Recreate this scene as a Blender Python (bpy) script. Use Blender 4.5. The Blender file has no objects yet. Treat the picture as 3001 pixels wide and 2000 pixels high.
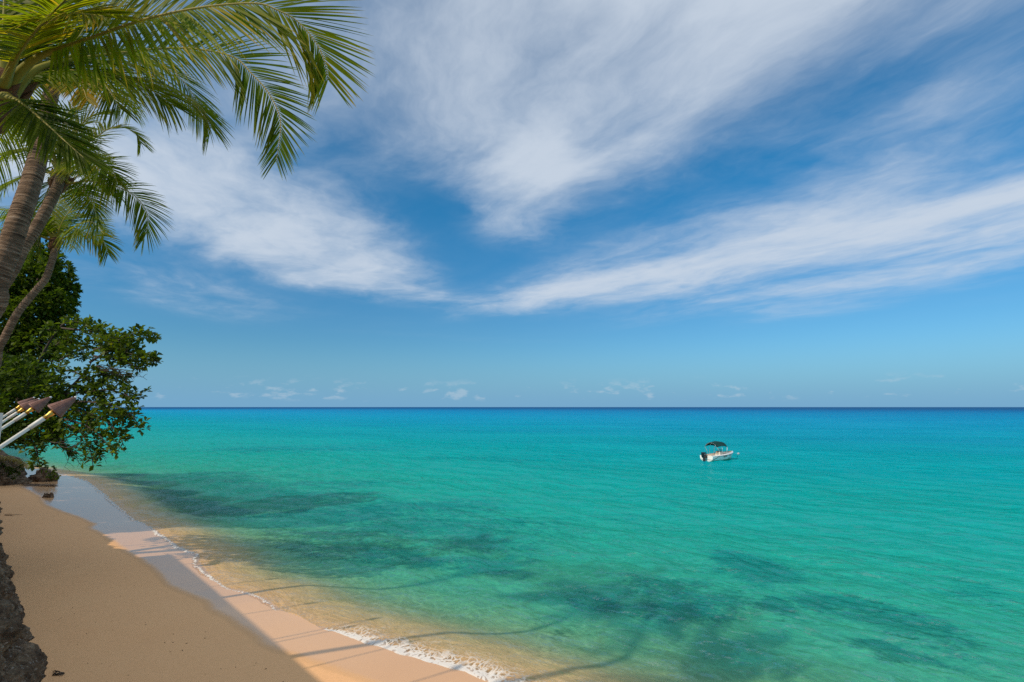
import bpy, math, random
import numpy as np
from mathutils import Vector, Matrix

S = bpy.context.scene
COL = S.collection
R = math.radians
random.seed(7)
RNG = np.random.default_rng(11)

# ------------------------------------------------------------------ camera
CAM_H = 7.0
PITCH = R(7.35)
cam_data = bpy.data.cameras.new('camera')
cam_data.lens = 18.0
cam_data.sensor_width = 36.0
cam_data.clip_start = 0.05
cam_data.clip_end = 120000
cam = bpy.data.objects.new('camera', cam_data)
COL.objects.link(cam)
cam.location = (0, 0, CAM_H)
cam.rotation_euler = (R(90) + PITCH, 0, 0)
S.camera = cam

# ------------------------------------------------------------------ light
SUN_AZ = (0.77, 0.64)          # the way the light travels over the ground
SUN_EL = R(38)
SKY_STRENGTH = 0.10
SUN_STRENGTH = 2.75
sun_data = bpy.data.lights.new('sun', 'SUN')
sun_data.energy = SUN_STRENGTH
sun_data.angle = R(0.8)
sun_data.color = (1.0, 0.88, 0.72)
sun = bpy.data.objects.new('sun', sun_data)
COL.objects.link(sun)
_l = Vector((SUN_AZ[0], SUN_AZ[1], 0)).normalized() * math.cos(SUN_EL) + Vector((0, 0, -math.sin(SUN_EL)))
sun.rotation_euler = _l.to_track_quat('-Z', 'Y').to_euler()
sun.location = (-20, -20, 30)

S.view_settings.view_transform = 'Standard'
S.view_settings.look = 'None'
S.view_settings.exposure = 0.35
S.view_settings.gamma = 1.0
S.view_settings.use_curve_mapping = False
S.render.engine = 'CYCLES'
S.cycles.use_denoising = False
S.cycles.max_bounces = 6
S.cycles.diffuse_bounces = 3
S.cycles.glossy_bounces = 3
S.cycles.transparent_max_bounces = 12
S.cycles.sample_clamp_indirect = 3.0
S.cycles.sample_clamp_direct = 2.0
S.cycles.caustics_reflective = False
S.cycles.caustics_refractive = False


class NT:
    """Small wrapper for wiring node trees."""
    def __init__(self, tree):
        self.t = tree
        tree.nodes.clear()

    def n(self, kind, **kw):
        nd = self.t.nodes.new(kind)
        for k, v in kw.items():
            setattr(nd, k, v)
        return nd

    def set(self, sock, v):
        if isinstance(v, bpy.types.NodeSocket):
            self.t.links.new(v, sock)
        elif v is not None:
            sock.default_value = v

    def math(self, op, a, b=None, c=None, clamp=False):
        nd = self.n('ShaderNodeMath', operation=op, use_clamp=clamp)
        self.set(nd.inputs[0], a)
        if b is not None:
            self.set(nd.inputs[1], b)
        if c is not None:
            self.set(nd.inputs[2], c)
        return nd.outputs[0]

    def vmath(self, op, a, b=None, scale=None):
        nd = self.n('ShaderNodeVectorMath', operation=op)
        self.set(nd.inputs[0], a)
        if b is not None:
            self.set(nd.inputs[1], b)
        if scale is not None:
            self.set(nd.inputs['Scale'], scale)
        return nd.outputs['Value'] if op in ('LENGTH', 'DOT_PRODUCT') else nd.outputs[0]

    def noise(self, vec, scale, detail=4, rough=0.55, dist=0.0, lac=2.0, color=False):
        nd = self.n('ShaderNodeTexNoise')
        self.set(nd.inputs['Vector'], vec)
        nd.inputs['Scale'].default_value = scale
        nd.inputs['Detail'].default_value = detail
        nd.inputs['Roughness'].default_value = rough
        nd.inputs['Distortion'].default_value = dist
        nd.inputs['Lacunarity'].default_value = lac
        return nd.outputs['Color' if color else 0]

    def mapping(self, vec, loc=(0, 0, 0), rot=(0, 0, 0), scale=(1, 1, 1), kind='POINT'):
        nd = self.n('ShaderNodeMapping', vector_type=kind)
        self.set(nd.inputs['Vector'], vec)
        nd.inputs['Location'].default_value = loc
        nd.inputs['Rotation'].default_value = rot
        nd.inputs['Scale'].default_value = scale
        return nd.outputs[0]

    def maprange(self, v, a, b, c=0.0, d=1.0, smooth=True):
        nd = self.n('ShaderNodeMapRange', interpolation_type='SMOOTHSTEP' if smooth else 'LINEAR')
        nd.clamp = True
        self.set(nd.inputs[0], v)
        for i, x in zip((1, 2, 3, 4), (a, b, c, d)):
            self.set(nd.inputs[i], x)
        return nd.outputs[0]

    def mix(self, f, a, b, blend='MIX'):
        nd = self.n('ShaderNodeMix', data_type='RGBA', blend_type=blend)
        self.set(nd.inputs[0], f)
        self.set(nd.inputs[6], a if isinstance(a, bpy.types.NodeSocket) or a is None else tuple(a) + ((1,) if len(a) == 3 else ()))
        self.set(nd.inputs[7], b if isinstance(b, bpy.types.NodeSocket) or b is None else tuple(b) + ((1,) if len(b) == 3 else ()))
        return nd.outputs[2]

    def ramp(self, f, stops, interp='LINEAR'):
        nd = self.n('ShaderNodeValToRGB')
        nd.color_ramp.interpolation = interp
        el = nd.color_ramp.elements
        while len(el) > 1:
            el.remove(el[-1])
        for i, (p, c) in enumerate(stops):
            e = el[0] if i == 0 else el.new(p)
            e.position = p
            e.color = tuple(c) + (1,) if len(c) == 3 else c
        self.set(nd.inputs[0], f)
        return nd.outputs[0]

    def attr(self, name, out='Fac'):
        nd = self.n('ShaderNodeAttribute', attribute_name=name)
        return nd.outputs[out]

    def pos(self):
        return self.n('ShaderNodeNewGeometry').outputs['Position']

    def bump(self, h, strength=0.5, dist=0.05, normal=None):
        nd = self.n('ShaderNodeBump')
        self.set(nd.inputs['Height'], h)
        self.set(nd.inputs['Strength'], strength)
        nd.inputs['Distance'].default_value = dist
        if normal is not None:
            self.set(nd.inputs['Normal'], normal)
        return nd.outputs[0]

    def principled(self, color=None, rough=0.6, normal=None, spec=None, metal=None, coat=None):
        nd = self.n('ShaderNodeBsdfPrincipled')
        if color is not None:
            self.set(nd.inputs['Base Color'], color if isinstance(color, bpy.types.NodeSocket) else tuple(color) + (1,))
        self.set(nd.inputs['Roughness'], rough)
        if normal is not None:
            self.set(nd.inputs['Normal'], normal)
        if spec is not None:
            self.set(nd.inputs['Specular IOR Level'], spec)
        if metal is not None:
            self.set(nd.inputs['Metallic'], metal)
        if coat is not None:
            self.set(nd.inputs['Coat Weight'], coat)
        return nd.outputs[0]

    def out(self, sh):
        o = self.n('ShaderNodeOutputMaterial')
        self.t.links.new(sh, o.inputs['Surface'])


def new_mat(name):
    m = bpy.data.materials.new(name)
    m.use_nodes = True
    return m, NT(m.node_tree)


# ------------------------------------------------------------------ sky
W = bpy.data.worlds.new('World')
S.world = W
W.use_nodes = True
g = NT(W.node_tree)
D = g.n('ShaderNodeTexCoord').outputs['Generated']
sky = g.n('ShaderNodeTexSky', sky_type='NISHITA')
sky.sun_disc = False
sky.sun_elevation = SUN_EL
sky.sun_rotation = math.atan2(-SUN_AZ[0], -SUN_AZ[1])
sky.altitude = 0
sky.air_density = 1.0
sky.dust_density = 0.4
sky.ozone_density = 2.0
sep = g.n('ShaderNodeSeparateXYZ')
g.set(sep.inputs[0], D)
polar_tint = g.mix(g.maprange(sep.outputs[2], 0.05, 0.45), (0.30, 0.58, 0.76), (0.10, 0.70, 0.95))
blue = g.mix(1.0, sky.outputs[0], polar_tint, 'MULTIPLY')
# thin sea haze low over the horizon
blue = g.mix(g.maprange(sep.outputs[2], 0.13, -0.01, 0.0, 0.95), blue, (1.42, 3.10, 4.85))
dz = g.math('MAXIMUM', sep.outputs[2], 0.035)
P = g.n('ShaderNodeCombineXYZ')
g.set(P.inputs[0], g.math('DIVIDE', sep.outputs[0], dz))
g.set(P.inputs[1], g.math('DIVIDE', sep.outputs[1], dz))
P = P.outputs[0]
warp = g.vmath('SUBTRACT', g.noise(P, 0.6, 2, 0.45, color=True), (0.5, 0.5, 0.5))
Pw = g.vmath('ADD', P, g.vmath('SCALE', warp, scale=0.9))
warp2 = g.vmath('SUBTRACT', g.noise(P, 3.0, 3, 0.55, color=True), (0.5, 0.5, 0.5))
Pw = g.vmath('ADD', Pw, g.vmath('SCALE', warp2, scale=0.20))
# wind drawn cirrus: (x, y, half length, half width, heading of the long axis, weight)
CIRRUS = [
    (0.25, 1.45, 1.45, 1.0, 80, 0.62), (0.10, 2.35, 1.05, 0.52, 92, 0.60), (0.95, 1.25, 1.6, 0.8, 50, 0.34), (-0.45, 1.3, 1.3, 0.75, 85, 0.26),
    (1.2, 3.5, 3.0, 1.15, 132, 0.62), (0.1, 4.8, 1.9, 0.60, 128, 0.45), (3.1, 4.6, 2.6, 0.9, 96, 0.44), (1.9, 5.2, 2.4, 1.0, 110, 0.18),
    (2.7, 2.3, 1.7, 0.85, 130, 0.52),
    (-1.45, 2.7, 2.4, 1.08, 78, 0.68), (-1.15, 4.2, 1.9, 0.85, 70, 0.40), (-2.9, 4.8, 2.2, 1.2, 100, 0.40), (-1.0, 1.6, 1.3, 0.7, 80, 0.20),
    (2.3, 3.6, 3.4, 1.9, 128, 0.26), (2.9, 3.4, 2.4, 0.7, 118, 0.22), (0.9, 4.4, 2.4, 1.1, 132, 0.14), (1.6, 2.2, 2.2, 0.9, 122, 0.18),
    (-2.6, 1.0, 2.6, 1.7, 60, 0.8), (0.4, -1.6, 3.0, 2.0, 75, 1.0), (3.4, -0.6, 2.8, 1.8, 120, 0.8), (-1.0, 0.0, 1.6, 1.2, 40, 0.8), (1.3, 0.0, 1.6, 1.2, 100, 0.8),  # unseen cloud overhead and behind, weighted up to whiten the fill on shaded sand
    (0.2, 0.3, 1.4, 1.0, 90, 0.6), (-2.4, -2.2, 3.0, 2.0, 100, 0.9), (3.0, -3.2, 3.0, 2.0, 70, 0.8), (-5.0, -1.0, 3.0, 2.0, 80, 0.7), (-0.5, -5.0, 3.5, 2.2, 10, 0.8), (-0.5, 7.5, 2.6, 0.5, 20, 0.18), (4.5, 9.5, 3.5, 0.7, 15, 0.18),  # more of that added fill cloud, then two low streaks ahead
]
dens = None
for (cx, cy, rl, rw, ang, w) in CIRRUS:
    v = g.mapping(Pw, (cx, cy, 0), (0, 0, R(ang)), (rl, rw, 1), 'TEXTURE')
    gr = g.n('ShaderNodeTexGradient', gradient_type='SPHERICAL')
    g.set(gr.inputs[0], v)
    t = g.math('MULTIPLY', g.maprange(gr.outputs[0], 0.0, 0.75), w)
    dens = t if dens is None else g.math('ADD', dens, t)
streak = g.noise(g.mapping(g.mapping(Pw, rot=(0, 0, R(-122))), scale=(0.62, 1.35, 1)), 1.4, 8, 0.60, 0.0)
fine = g.noise(g.mapping(g.mapping(Pw, rot=(0, 0, R(-105))), scale=(0.8, 1.2, 1)), 5.0, 7, 0.62, 0.0)
big = g.noise(Pw, 0.9, 5, 0.55, 0.3)
mod = g.math('ADD', g.math('MULTIPLY', g.math('SUBTRACT', streak, 0.5), 1.25), g.math('MULTIPLY', g.math('SUBTRACT', fine, 0.5), 0.5))
mod = g.math('ADD', mod, g.math('MULTIPLY', g.math('SUBTRACT', big, 0.5), 0.9))
gate = g.maprange(dens, 0.0, 0.35, 0.28, 1.0)
dd = g.math('ADD', g.math('MULTIPLY', dens, 0.95), g.math('MULTIPLY', mod, gate))
cover = g.math('POWER', g.maprange(dd, -0.22, 1.20, 0.0, 1.0, smooth=False), 1.4)
cover = g.math('MULTIPLY', g.maprange(cover, -0.02, 1.0, 0.0, 1.0), 0.92)
fade = g.maprange(sep.outputs[2], 0.10, 0.22)
cover = g.math('MULTIPLY', cover, fade)
# small far cumulus low over the sea
cu = g.noise(g.mapping(D, scale=(26, 26, 70)), 1.0, 5, 0.6)
cu_big = g.noise(g.mapping(D, scale=(7, 7, 10)), 1.0, 2, 0.5)
cu_band = g.math('MULTIPLY', g.maprange(sep.outputs[2], 0.008, 0.02), g.maprange(sep.outputs[2], 0.06, 0.03))
cu_f = g.math('MULTIPLY', g.maprange(g.math('ADD', cu, g.math('MULTIPLY', g.math('SUBTRACT', cu_big, 0.5), 0.6)), 0.58, 0.74, 0.0, 0.34), cu_band)
tot = g.mix(cover, blue, (4.7, 5.3, 6.1))
tot = g.mix(cu_f, tot, (4.6, 5.2, 5.8))
bg = g.n('ShaderNodeBackground')
g.set(bg.inputs[0], tot)
bg.inputs[1].default_value = SKY_STRENGTH
wo = g.n('ShaderNodeOutputWorld')
W.node_tree.links.new(bg.outputs[0], wo.inputs[0])

# ------------------------------------------------------------------ geometry helpers
CP, SP = math.cos(PITCH), math.sin(PITCH)


def ray(px, py):
    """World direction seen at a point of the 1024 x 682 picture, one unit deep."""
    x, y = (px - 512) / 512.0, (341 - py) / 512.0
    return Vector((x, CP - y * SP, y * CP + SP))


def at(px, py, depth):
    return Vector((0, 0, CAM_H)) + ray(px, py) * depth


def ground(px, py, z=0.0):
    d = ray(px, py)
    return Vector((0, 0, CAM_H)) + d * ((z - CAM_H) / d.z)


def link(name, me, mat=None, parent=None):
    o = bpy.data.objects.new(name, me)
    COL.objects.link(o)
    if mat is not None and me is not None and not me.materials:
        me.materials.append(mat)
    if parent is not None:
        o.parent = parent
    return o


def tag(o, label=None, cat=None, group=None, kind=None):
    for k, v in (('label', label), ('category', cat), ('group', group), ('kind', kind)):
        if v:
            o[k] = v
    return o


def empty(name, loc, label, cat, group=None):
    o = bpy.data.objects.new(name, None)
    COL.objects.link(o)
    o.location = loc
    o.empty_display_size = 0.2
    return tag(o, label, cat, group)


def mesh(name, V, F, attrs=None, smooth=True):
    me = bpy.data.meshes.new(name)
    V = np.asarray(V, dtype=np.float32)
    if isinstance(F, np.ndarray):
        k = F.shape[1]
        me.vertices.add(len(V))
        me.vertices.foreach_set('co', V.ravel())
        me.loops.add(F.size)
        me.loops.foreach_set('vertex_index', F.astype(np.int32).ravel())
        me.polygons.add(len(F))
        me.polygons.foreach_set('loop_start', np.arange(0, F.size, k, dtype=np.int32))
        me.polygons.foreach_set('loop_total', np.full(len(F), k, dtype=np.int32))
        me.update(calc_edges=True)
    else:
        me.from_pydata([tuple(v) for v in V], [], F)
    if smooth:
        me.polygons.foreach_set('use_smooth', np.ones(len(me.polygons), dtype=bool))
    for k, a in (attrs or {}).items():
        at_ = me.attributes.new(k, 'FLOAT', 'POINT')
        at_.data.foreach_set('value', np.asarray(a, dtype=np.float32))
    me.update()
    return me


class MB:
    """Collects verts and faces for one mesh, with one float value per vertex."""
    def __init__(self):
        self.v, self.f, self.a = [], [], []

    def add(self, verts, faces, tone=0.5):
        b = len(self.v)
        self.v.extend([tuple(p) for p in verts])
        self.a.extend([tone] * len(verts) if not isinstance(tone, (list, tuple)) else tone)
        self.f.extend([tuple(b + i for i in q) for q in faces])

    def tube(self, pts, radii, n=10, cap=True, tone=0.5, flat=1.0):
        pts = [Vector(p) for p in pts]
        m = len(pts)
        if not isinstance(radii, (list, tuple)):
            radii = [radii] * m
        ref = None
        rings = []
        for i, p in enumerate(pts):
            t = (pts[min(i + 1, m - 1)] - pts[max(i - 1, 0)]).normalized()
            if ref is None:
                ref = t.orthogonal().normalized()
            ref = (ref - t * ref.dot(t))
            ref = ref.normalized() if ref.length > 1e-6 else t.orthogonal().normalized()
            b = t.cross(ref)
            rings.append([p + (ref * math.cos(2 * math.pi * k / n) + b * math.sin(2 * math.pi * k / n) * flat) * radii[i] for k in range(n)])
        V = [q for r in rings for q in r]
        F = [(i * n + k, i * n + (k + 1) % n, (i + 1) * n + (k + 1) % n, (i + 1) * n + k) for i in range(m - 1) for k in range(n)]
        if cap:
            F.append(tuple(reversed(range(n))))
            F.append(tuple((m - 1) * n + k for k in range(n)))
        self.add(V, F, tone)

    def box(self, c, size, rot=None, tone=0.5):
        c = Vector(c)
        V = []
        for sx in (-.5, .5):
            for sy in (-.5, .5):
                for sz in (-.5, .5):
                    p = Vector((sx * size[0], sy * size[1], sz * size[2]))
                    if rot is not None:
                        p = rot @ p
                    V.append(c + p)
        self.add(V, [(0, 1, 3, 2), (4, 6, 7, 5), (0, 4, 5, 1), (2, 3, 7, 6), (0, 2, 6, 4), (1, 5, 7, 3)], tone)

    def build(self, name, mat, parent=None, smooth=True):
        me = mesh(name, self.v, self.f, {'tone': self.a}, smooth)
        return link(name, me, mat, parent)


def hash2(ix, iy, seed):
    h = (ix.astype(np.int64) * 374761393 + iy.astype(np.int64) * 668265263 + seed * 974711) & 0x7fffffff
    h = ((h ^ (h >> 13)) * 1274126177) & 0x7fffffff
    return ((h ^ (h >> 16)) & 0xffff) / 65535.0


def vnoise(x, y, seed=0):
    ix, iy = np.floor(x), np.floor(y)
    fx, fy = x - ix, y - iy
    fx, fy = fx * fx * (3 - 2 * fx), fy * fy * (3 - 2 * fy)
    a, b = hash2(ix, iy, seed), hash2(ix + 1, iy, seed)
    c, d = hash2(ix, iy + 1, seed), hash2(ix + 1, iy + 1, seed)
    return (a * (1 - fx) + b * fx) * (1 - fy) + (c * (1 - fx) + d * fx) * fy


def fbm(x, y, octaves=5, seed=0, gain=0.5):
    s, a, n = 0, 1.0, 0
    for o in range(octaves):
        s = s + a * vnoise(x * 2 ** o + 17.3 * o, y * 2 ** o - 9.1 * o, seed + o)
        n += a
        a *= gain
    return s / n


def smooth01(x, a, b):
    t = np.clip((x - a) / (b - a), 0, 1)
    return t * t * (3 - 2 * t)


def catmull(pts, m):
    pts = [Vector(p) for p in pts]
    pts = [pts[0] * 2 - pts[1]] + pts + [pts[-1] * 2 - pts[-2]]
    dense = []
    for i in range(1, len(pts) - 2):
        p0, p1, p2, p3 = pts[i - 1:i + 3]
        for k in range(12):
            t = k / 12
            dense.append(0.5 * ((2 * p1) + (p2 - p0) * t + (2 * p0 - 5 * p1 + 4 * p2 - p3) * t * t + (3 * p1 - p0 - 3 * p2 + p3) * t ** 3))
    dense.append(pts[-2])
    L = [0]
    for a, b in zip(dense, dense[1:]):
        L.append(L[-1] + (b - a).length)
    out, j = [], 0
    for k in range(m):
        s = L[-1] * k / (m - 1)
        while j < len(L) - 2 and L[j + 1] < s:
            j += 1
        f = (s - L[j]) / max(L[j + 1] - L[j], 1e-9)
        out.append(dense[j].lerp(dense[j + 1], min(max(f, 0), 1)))
    return out, L[-1]


# ------------------------------------------------------------------ coast line
SHORE_PX = [(487.4, 681.9), (465, 671.5), (423.6, 661), (391.7, 650), (348.6, 637.2), (312, 627.6), (296, 618.9), (275.3, 610.9),
            (261, 599.7), (243.4, 593.3), (219.4, 587.7), (208.3, 579.8), (195.5, 563.8), (193, 554.3), (173.2, 546.3),
            (154.8, 532.7), (141.6, 524.2), (128, 518.5), (117.7, 509.4), (103.4, 496), (92, 487.4), (86, 481.5), (70.8, 476.8), (40, 470)]
SHORE = [ground(x, y) for x, y in SHORE_PX]
SHORE = [Vector((30, -4, 0)), Vector((12, 6, 0)), Vector((4.5, 11.0, 0))] + SHORE + [Vector((-75, 72, 0)), Vector((-150, 130, 0)), Vector((-900, 700, 0))]
# how strong the foam is along the same points
FOAM_K = [1, 1, 1] + [1.0, 1.0, 1.0, 1.0, .95, .55, .3, .2, .2, .2, .25, .4, .3, .45, .5, .55, .4, .5, .5, .45, .3, .25, .2, .15] + [.1, .1, .1]
WET_PX = [(420, 700), (380, 682), (330, 664), (280, 648), (257.7, 640), (248, 631), (226, 615), (205, 605), (200, 595.7), (184, 589), (162, 579.8),
          (147.7, 563.8), (120, 548), (109, 540), (92, 529), (82, 526.0), (90, 521.8), (75, 515.5), (60.3, 511.3), (40.2, 504.6), (35.4, 496), (21, 489), (10, 484)]
WET = [ground(x, y, 0.35) for x, y in WET_PX]
WET = [Vector((20, -8, 0)), Vector((2, 8, 0))] + WET + [Vector((-80, 70, 0)), Vector((-900, 690, 0))]


def sdist(X, Y, line, extra=None):
    """Signed distance to a polyline (positive on the sea side), and a value carried along it."""
    best = np.full(X.shape, 1e18)
    sgn = np.ones(X.shape)
    val = np.zeros(X.shape)
    arc = np.zeros(X.shape)
    run = 0.0
    for i in range(len(line) - 1):
        ax, ay, bx, by = line[i].x, line[i].y, line[i + 1].x, line[i + 1].y
        dx, dy = bx - ax, by - ay
        L2 = dx * dx + dy * dy
        t = np.clip(((X - ax) * dx + (Y - ay) * dy) / L2, 0, 1)
        qx, qy = X - (ax + t * dx), Y - (ay + t * dy)
        d2 = qx * qx + qy * qy
        m = d2 < best - 1e-12
        best = np.where(m, d2, best)
        sgn = np.where(m, np.sign(dy * (X - ax) - dx * (Y - ay)), sgn)
        if extra is not None:
            val = np.where(m, extra[i] + (extra[i + 1] - extra[i]) * t, val)
        arc = np.where(m, run + t * math.sqrt(L2), arc)
        run += math.sqrt(L2)
    return np.sqrt(best) * sgn, val, arc


def bed_z(s):
    sea = -np.interp(s, [0, 1, 2.2, 3.4, 5, 8, 14, 28, 60, 150, 400, 1000, 3000], [0, .07, .20, .52, .90, 1.15, 1.45, 1.95, 2.8, 4.3, 8, 13, 24])
    land = np.interp(-s, [0, 1, 3, 6, 12, 25], [0, .09, .26, .48, .75, 1.0])
    return np.where(s > 0, sea, land)


def polar(slopes, az):
    r = CAM_H / slopes
    Rr, A = np.meshgrid(r, az, indexing='ij')
    X, Y = Rr * np.sin(A), Rr * np.cos(A)
    nr, na = Rr.shape
    idx = np.arange(nr * na).reshape(nr, na)
    F = np.stack([idx[:-1, :-1], idx[:-1, 1:], idx[1:, 1:], idx[1:, :-1]], -1).reshape(-1, 4)
    return X, Y, Rr, F


AZ = np.radians(np.linspace(-66, 58, 820))


# ------------------------------------------------------------------ materials
def mat_sand():
    m, g = new_mat('wet_and_dry_sand')
    p = g.pos()
    wet = g.attr('wet')
    n1 = g.noise(p, 0.35, 4, 0.55)
    n2 = g.noise(p, 9.0, 5, 0.6)
    n3 = g.noise(p, 120.0, 3, 0.7)
    wn = g.math('ADD', wet, g.math('MULTIPLY', g.math('SUBTRACT', g.noise(p, 1.2, 4, 0.6), 0.5), 0.25))
    w = g.maprange(wn, -0.05, 0.12)
    dry = g.mix(n1, (0.85, 0.455, 0.215), (0.90, 0.51, 0.25))
    dry = g.mix(g.maprange(n2, 0.35, 0.75, 0, 0.22), dry, (0.70, 0.41, 0.17))
    dry = g.mix(g.maprange(n3, 0.35, 0.7, 0, 0.12), dry, (0.64, 0.39, 0.17))
    wetc = g.mix(n1, (0.72, 0.40, 0.19), (0.78, 0.445, 0.215))
    speck = g.noise(p, 26.0, 2, 0.5)
    c = g.mix(w, dry, wetc)
    c = g.mix(g.maprange(speck, 0.74, 0.78, 0, 0.5), c, (0.16, 0.11, 0.08))
    film = g.maprange(wn, 0.0, 0.5)
    rough = g.math('SUBTRACT', 0.9, g.math('MULTIPLY', film, 0.74))
    hb = g.math('ADD', g.math('MULTIPLY', n3, 0.08), g.math('ADD', n2, g.math('MULTIPLY', n1, 3.0)))
    bst = g.math('SUBTRACT', 0.34, g.math('MULTIPLY', film, 0.31))
    b = g.bump(hb, bst, 0.03)
    sh = g.principled(c, rough, b, spec=g.math('ADD', 0.12, g.math('MULTIPLY', film, 0.22)))
    g.out(sh)
    return m


def mat_seabed():
    m, g = new_mat('seabed_sand_and_reef')
    p = g.pos()
    reef = g.attr('reef')
    n = g.noise(p, 1.0, 6, 0.66, 0.3)
    n2 = g.noise(p, 4.5, 5, 0.68)
    rv = g.math('ADD', g.math('MULTIPLY', reef, 1.0), g.math('ADD', g.math('MULTIPLY', g.math('SUBTRACT', n, 0.5), 2.0), g.math('MULTIPLY', g.math('SUBTRACT', n2, 0.5), 1.9)))
    f = g.math('MULTIPLY', g.maprange(rv, 0.20, 0.95, 0.0, 0.78), g.maprange(reef, 0.0, 0.3))
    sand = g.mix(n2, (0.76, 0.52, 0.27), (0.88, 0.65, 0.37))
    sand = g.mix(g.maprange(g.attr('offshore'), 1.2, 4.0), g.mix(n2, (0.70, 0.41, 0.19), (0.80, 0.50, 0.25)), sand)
    rock = g.mix(n2, (0.075, 0.075, 0.045), (0.23, 0.185, 0.10))
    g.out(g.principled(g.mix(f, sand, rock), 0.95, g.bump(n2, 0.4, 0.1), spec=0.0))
    return m


def mat_sea():
    m, g = new_mat('sea_water')
    p = g.pos()
    depth = g.attr('depth')
    off = g.attr('offshore')
    foam_a = g.attr('foam')
    # ripples, crests lying across the breeze
    v1 = g.mapping(g.mapping(p, rot=(0, 0, R(42))), scale=(0.40, 1.0, 1))
    v2 = g.mapping(g.mapping(p, rot=(0, 0, R(-6))), scale=(0.42, 1.0, 1))
    r1 = g.noise(v1, 0.62, 4, 0.6, 0.7)
    r2 = g.math('ADD', g.math('MULTIPLY', g.noise(v2, 2.1, 5, 0.62, 0.5), 0.6), g.math('MULTIPLY', g.noise(v1, 2.6, 5, 0.62, 0.5), 0.5))
    r3 = g.noise(v2, 0.16, 4, 0.6, 0.3)
    near = g.maprange(off, 4.0, 120.0, 1.0, 0.0)
    h = g.math('ADD', g.math('MULTIPLY', r1, 1.6), g.math('ADD', g.math('MULTIPLY', r2, 0.85), g.math('MULTIPLY', r3, 3.0)))
    gust = g.maprange(g.noise(g.mapping(g.mapping(p, rot=(0, 0, R(20))), scale=(0.4, 1.0, 1)), 0.06, 4, 0.6), 0.38, 0.62, 0.60, 1.0)
    bn = g.bump(h, gust, 0.62)
    # colour of the light the water body sends back, by how deep it is
    lg = g.math('DIVIDE', g.math('LOGARITHM', g.math('ADD', g.math('MAXIMUM', depth, 0.0), 0.1), 10), 2.4)
    lg = g.math('ADD', lg, 0.4167)            # depth 0 -> 0, 25 m -> 1
    wob = g.math('MULTIPLY', g.math('SUBTRACT', g.noise(g.mapping(g.mapping(p, rot=(0, 0, R(12))), scale=(0.35, 1.0, 1)), 0.045, 5, 0.6), 0.5), 0.16)
    body = g.ramp(g.math('ADD', lg, wob), [(0.0, (0.06, 0.46, 0.32)), (0.34, (0.012, 0.60, 0.49)), (0.52, (0.0, 0.58, 0.62)),
                                          (0.61, (0.0, 0.46, 0.56)), (0.69, (0.0, 0.345, 0.52)), (0.78, (0.0, 0.27, 0.48)), (0.86, (0.0, 0.19, 0.41)), (0.93, (0.001, 0.10, 0.28)), (1.0, (0.003, 0.075, 0.21))])
    tr = g.n('ShaderNodeCombineColor')
    g.set(tr.inputs[0], g.math('POWER', 0.42, depth))
    g.set(tr.inputs[1], g.math('POWER', 0.985, depth))
    g.set(tr.inputs[2], g.math('POWER', 0.95, depth))
    # caustic light painted into the transparent tint as bright lines of a warped cell pattern
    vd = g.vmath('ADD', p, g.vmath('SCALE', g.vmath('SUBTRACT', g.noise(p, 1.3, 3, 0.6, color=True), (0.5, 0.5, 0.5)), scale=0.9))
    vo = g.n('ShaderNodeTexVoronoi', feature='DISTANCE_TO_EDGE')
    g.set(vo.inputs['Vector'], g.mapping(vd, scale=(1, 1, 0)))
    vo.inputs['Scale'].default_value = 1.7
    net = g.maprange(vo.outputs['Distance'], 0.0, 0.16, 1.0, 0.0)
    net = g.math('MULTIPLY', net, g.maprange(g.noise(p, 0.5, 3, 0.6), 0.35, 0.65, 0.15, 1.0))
    lens = g.maprange(net, 0.0, 1.0, 0.80, 1.0, smooth=False)  # tint factor, brightest on the painted caustic lines
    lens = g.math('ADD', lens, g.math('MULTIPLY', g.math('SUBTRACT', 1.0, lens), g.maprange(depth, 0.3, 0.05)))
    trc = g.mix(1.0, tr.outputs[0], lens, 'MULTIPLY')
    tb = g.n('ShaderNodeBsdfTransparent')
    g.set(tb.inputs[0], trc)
    df = g.n('ShaderNodeBsdfDiffuse')
    g.set(df.inputs[0], body)
    g.set(df.inputs['Normal'], bn)
    T = g.math('POWER', 2.718, g.math('MULTIPLY', g.math('POWER', g.math('DIVIDE', depth, 3.0), 1.5), -1.0))
    base = g.n('ShaderNodeMixShader')
    g.set(base.inputs[0], T)
    g.set(base.inputs[1], df.outputs[0])
    g.set(base.inputs[2], tb.outputs[0])
    gl = g.n('ShaderNodeBsdfGlossy')
    g.set(gl.inputs['Roughness'], g.maprange(off, 5.0, 300.0, 0.03, 0.20))
    g.set(gl.inputs['Normal'], bn)
    fr = g.n('ShaderNodeFresnel')
    fr.inputs[0].default_value = 1.33
    g.set(fr.inputs['Normal'], bn)
    ff = g.math('MINIMUM', g.math('MULTIPLY', fr.outputs[0], g.maprange(off, 6.0, 60.0, 0.55, 0.24, smooth=False)), g.maprange(off, 6.0, 60.0, 0.36, 0.13, smooth=False))
    su = g.n('ShaderNodeMixShader')
    g.set(su.inputs[0], ff)
    g.set(su.inputs[1], base.outputs[0])
    g.set(su.inputs[2], gl.outputs[0])
    # foam
    fv = g.vmath('ADD', p, g.vmath('SCALE', g.vmath('SUBTRACT', g.noise(p, 2.2, 3, 0.6, color=True), (0.5, 0.5, 0.5)), scale=0.5))
    fvo = g.n('ShaderNodeTexVoronoi', feature='DISTANCE_TO_EDGE')
    g.set(fvo.inputs['Vector'], g.mapping(fv, scale=(1, 1, 0)))
    fvo.inputs['Scale'].default_value = 6.5
    lace = g.maprange(fvo.outputs['Distance'], 0.0, 0.30, 1.0, 0.0, smooth=False)
    fn = g.noise(p, 2.6, 5, 0.65)
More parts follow.
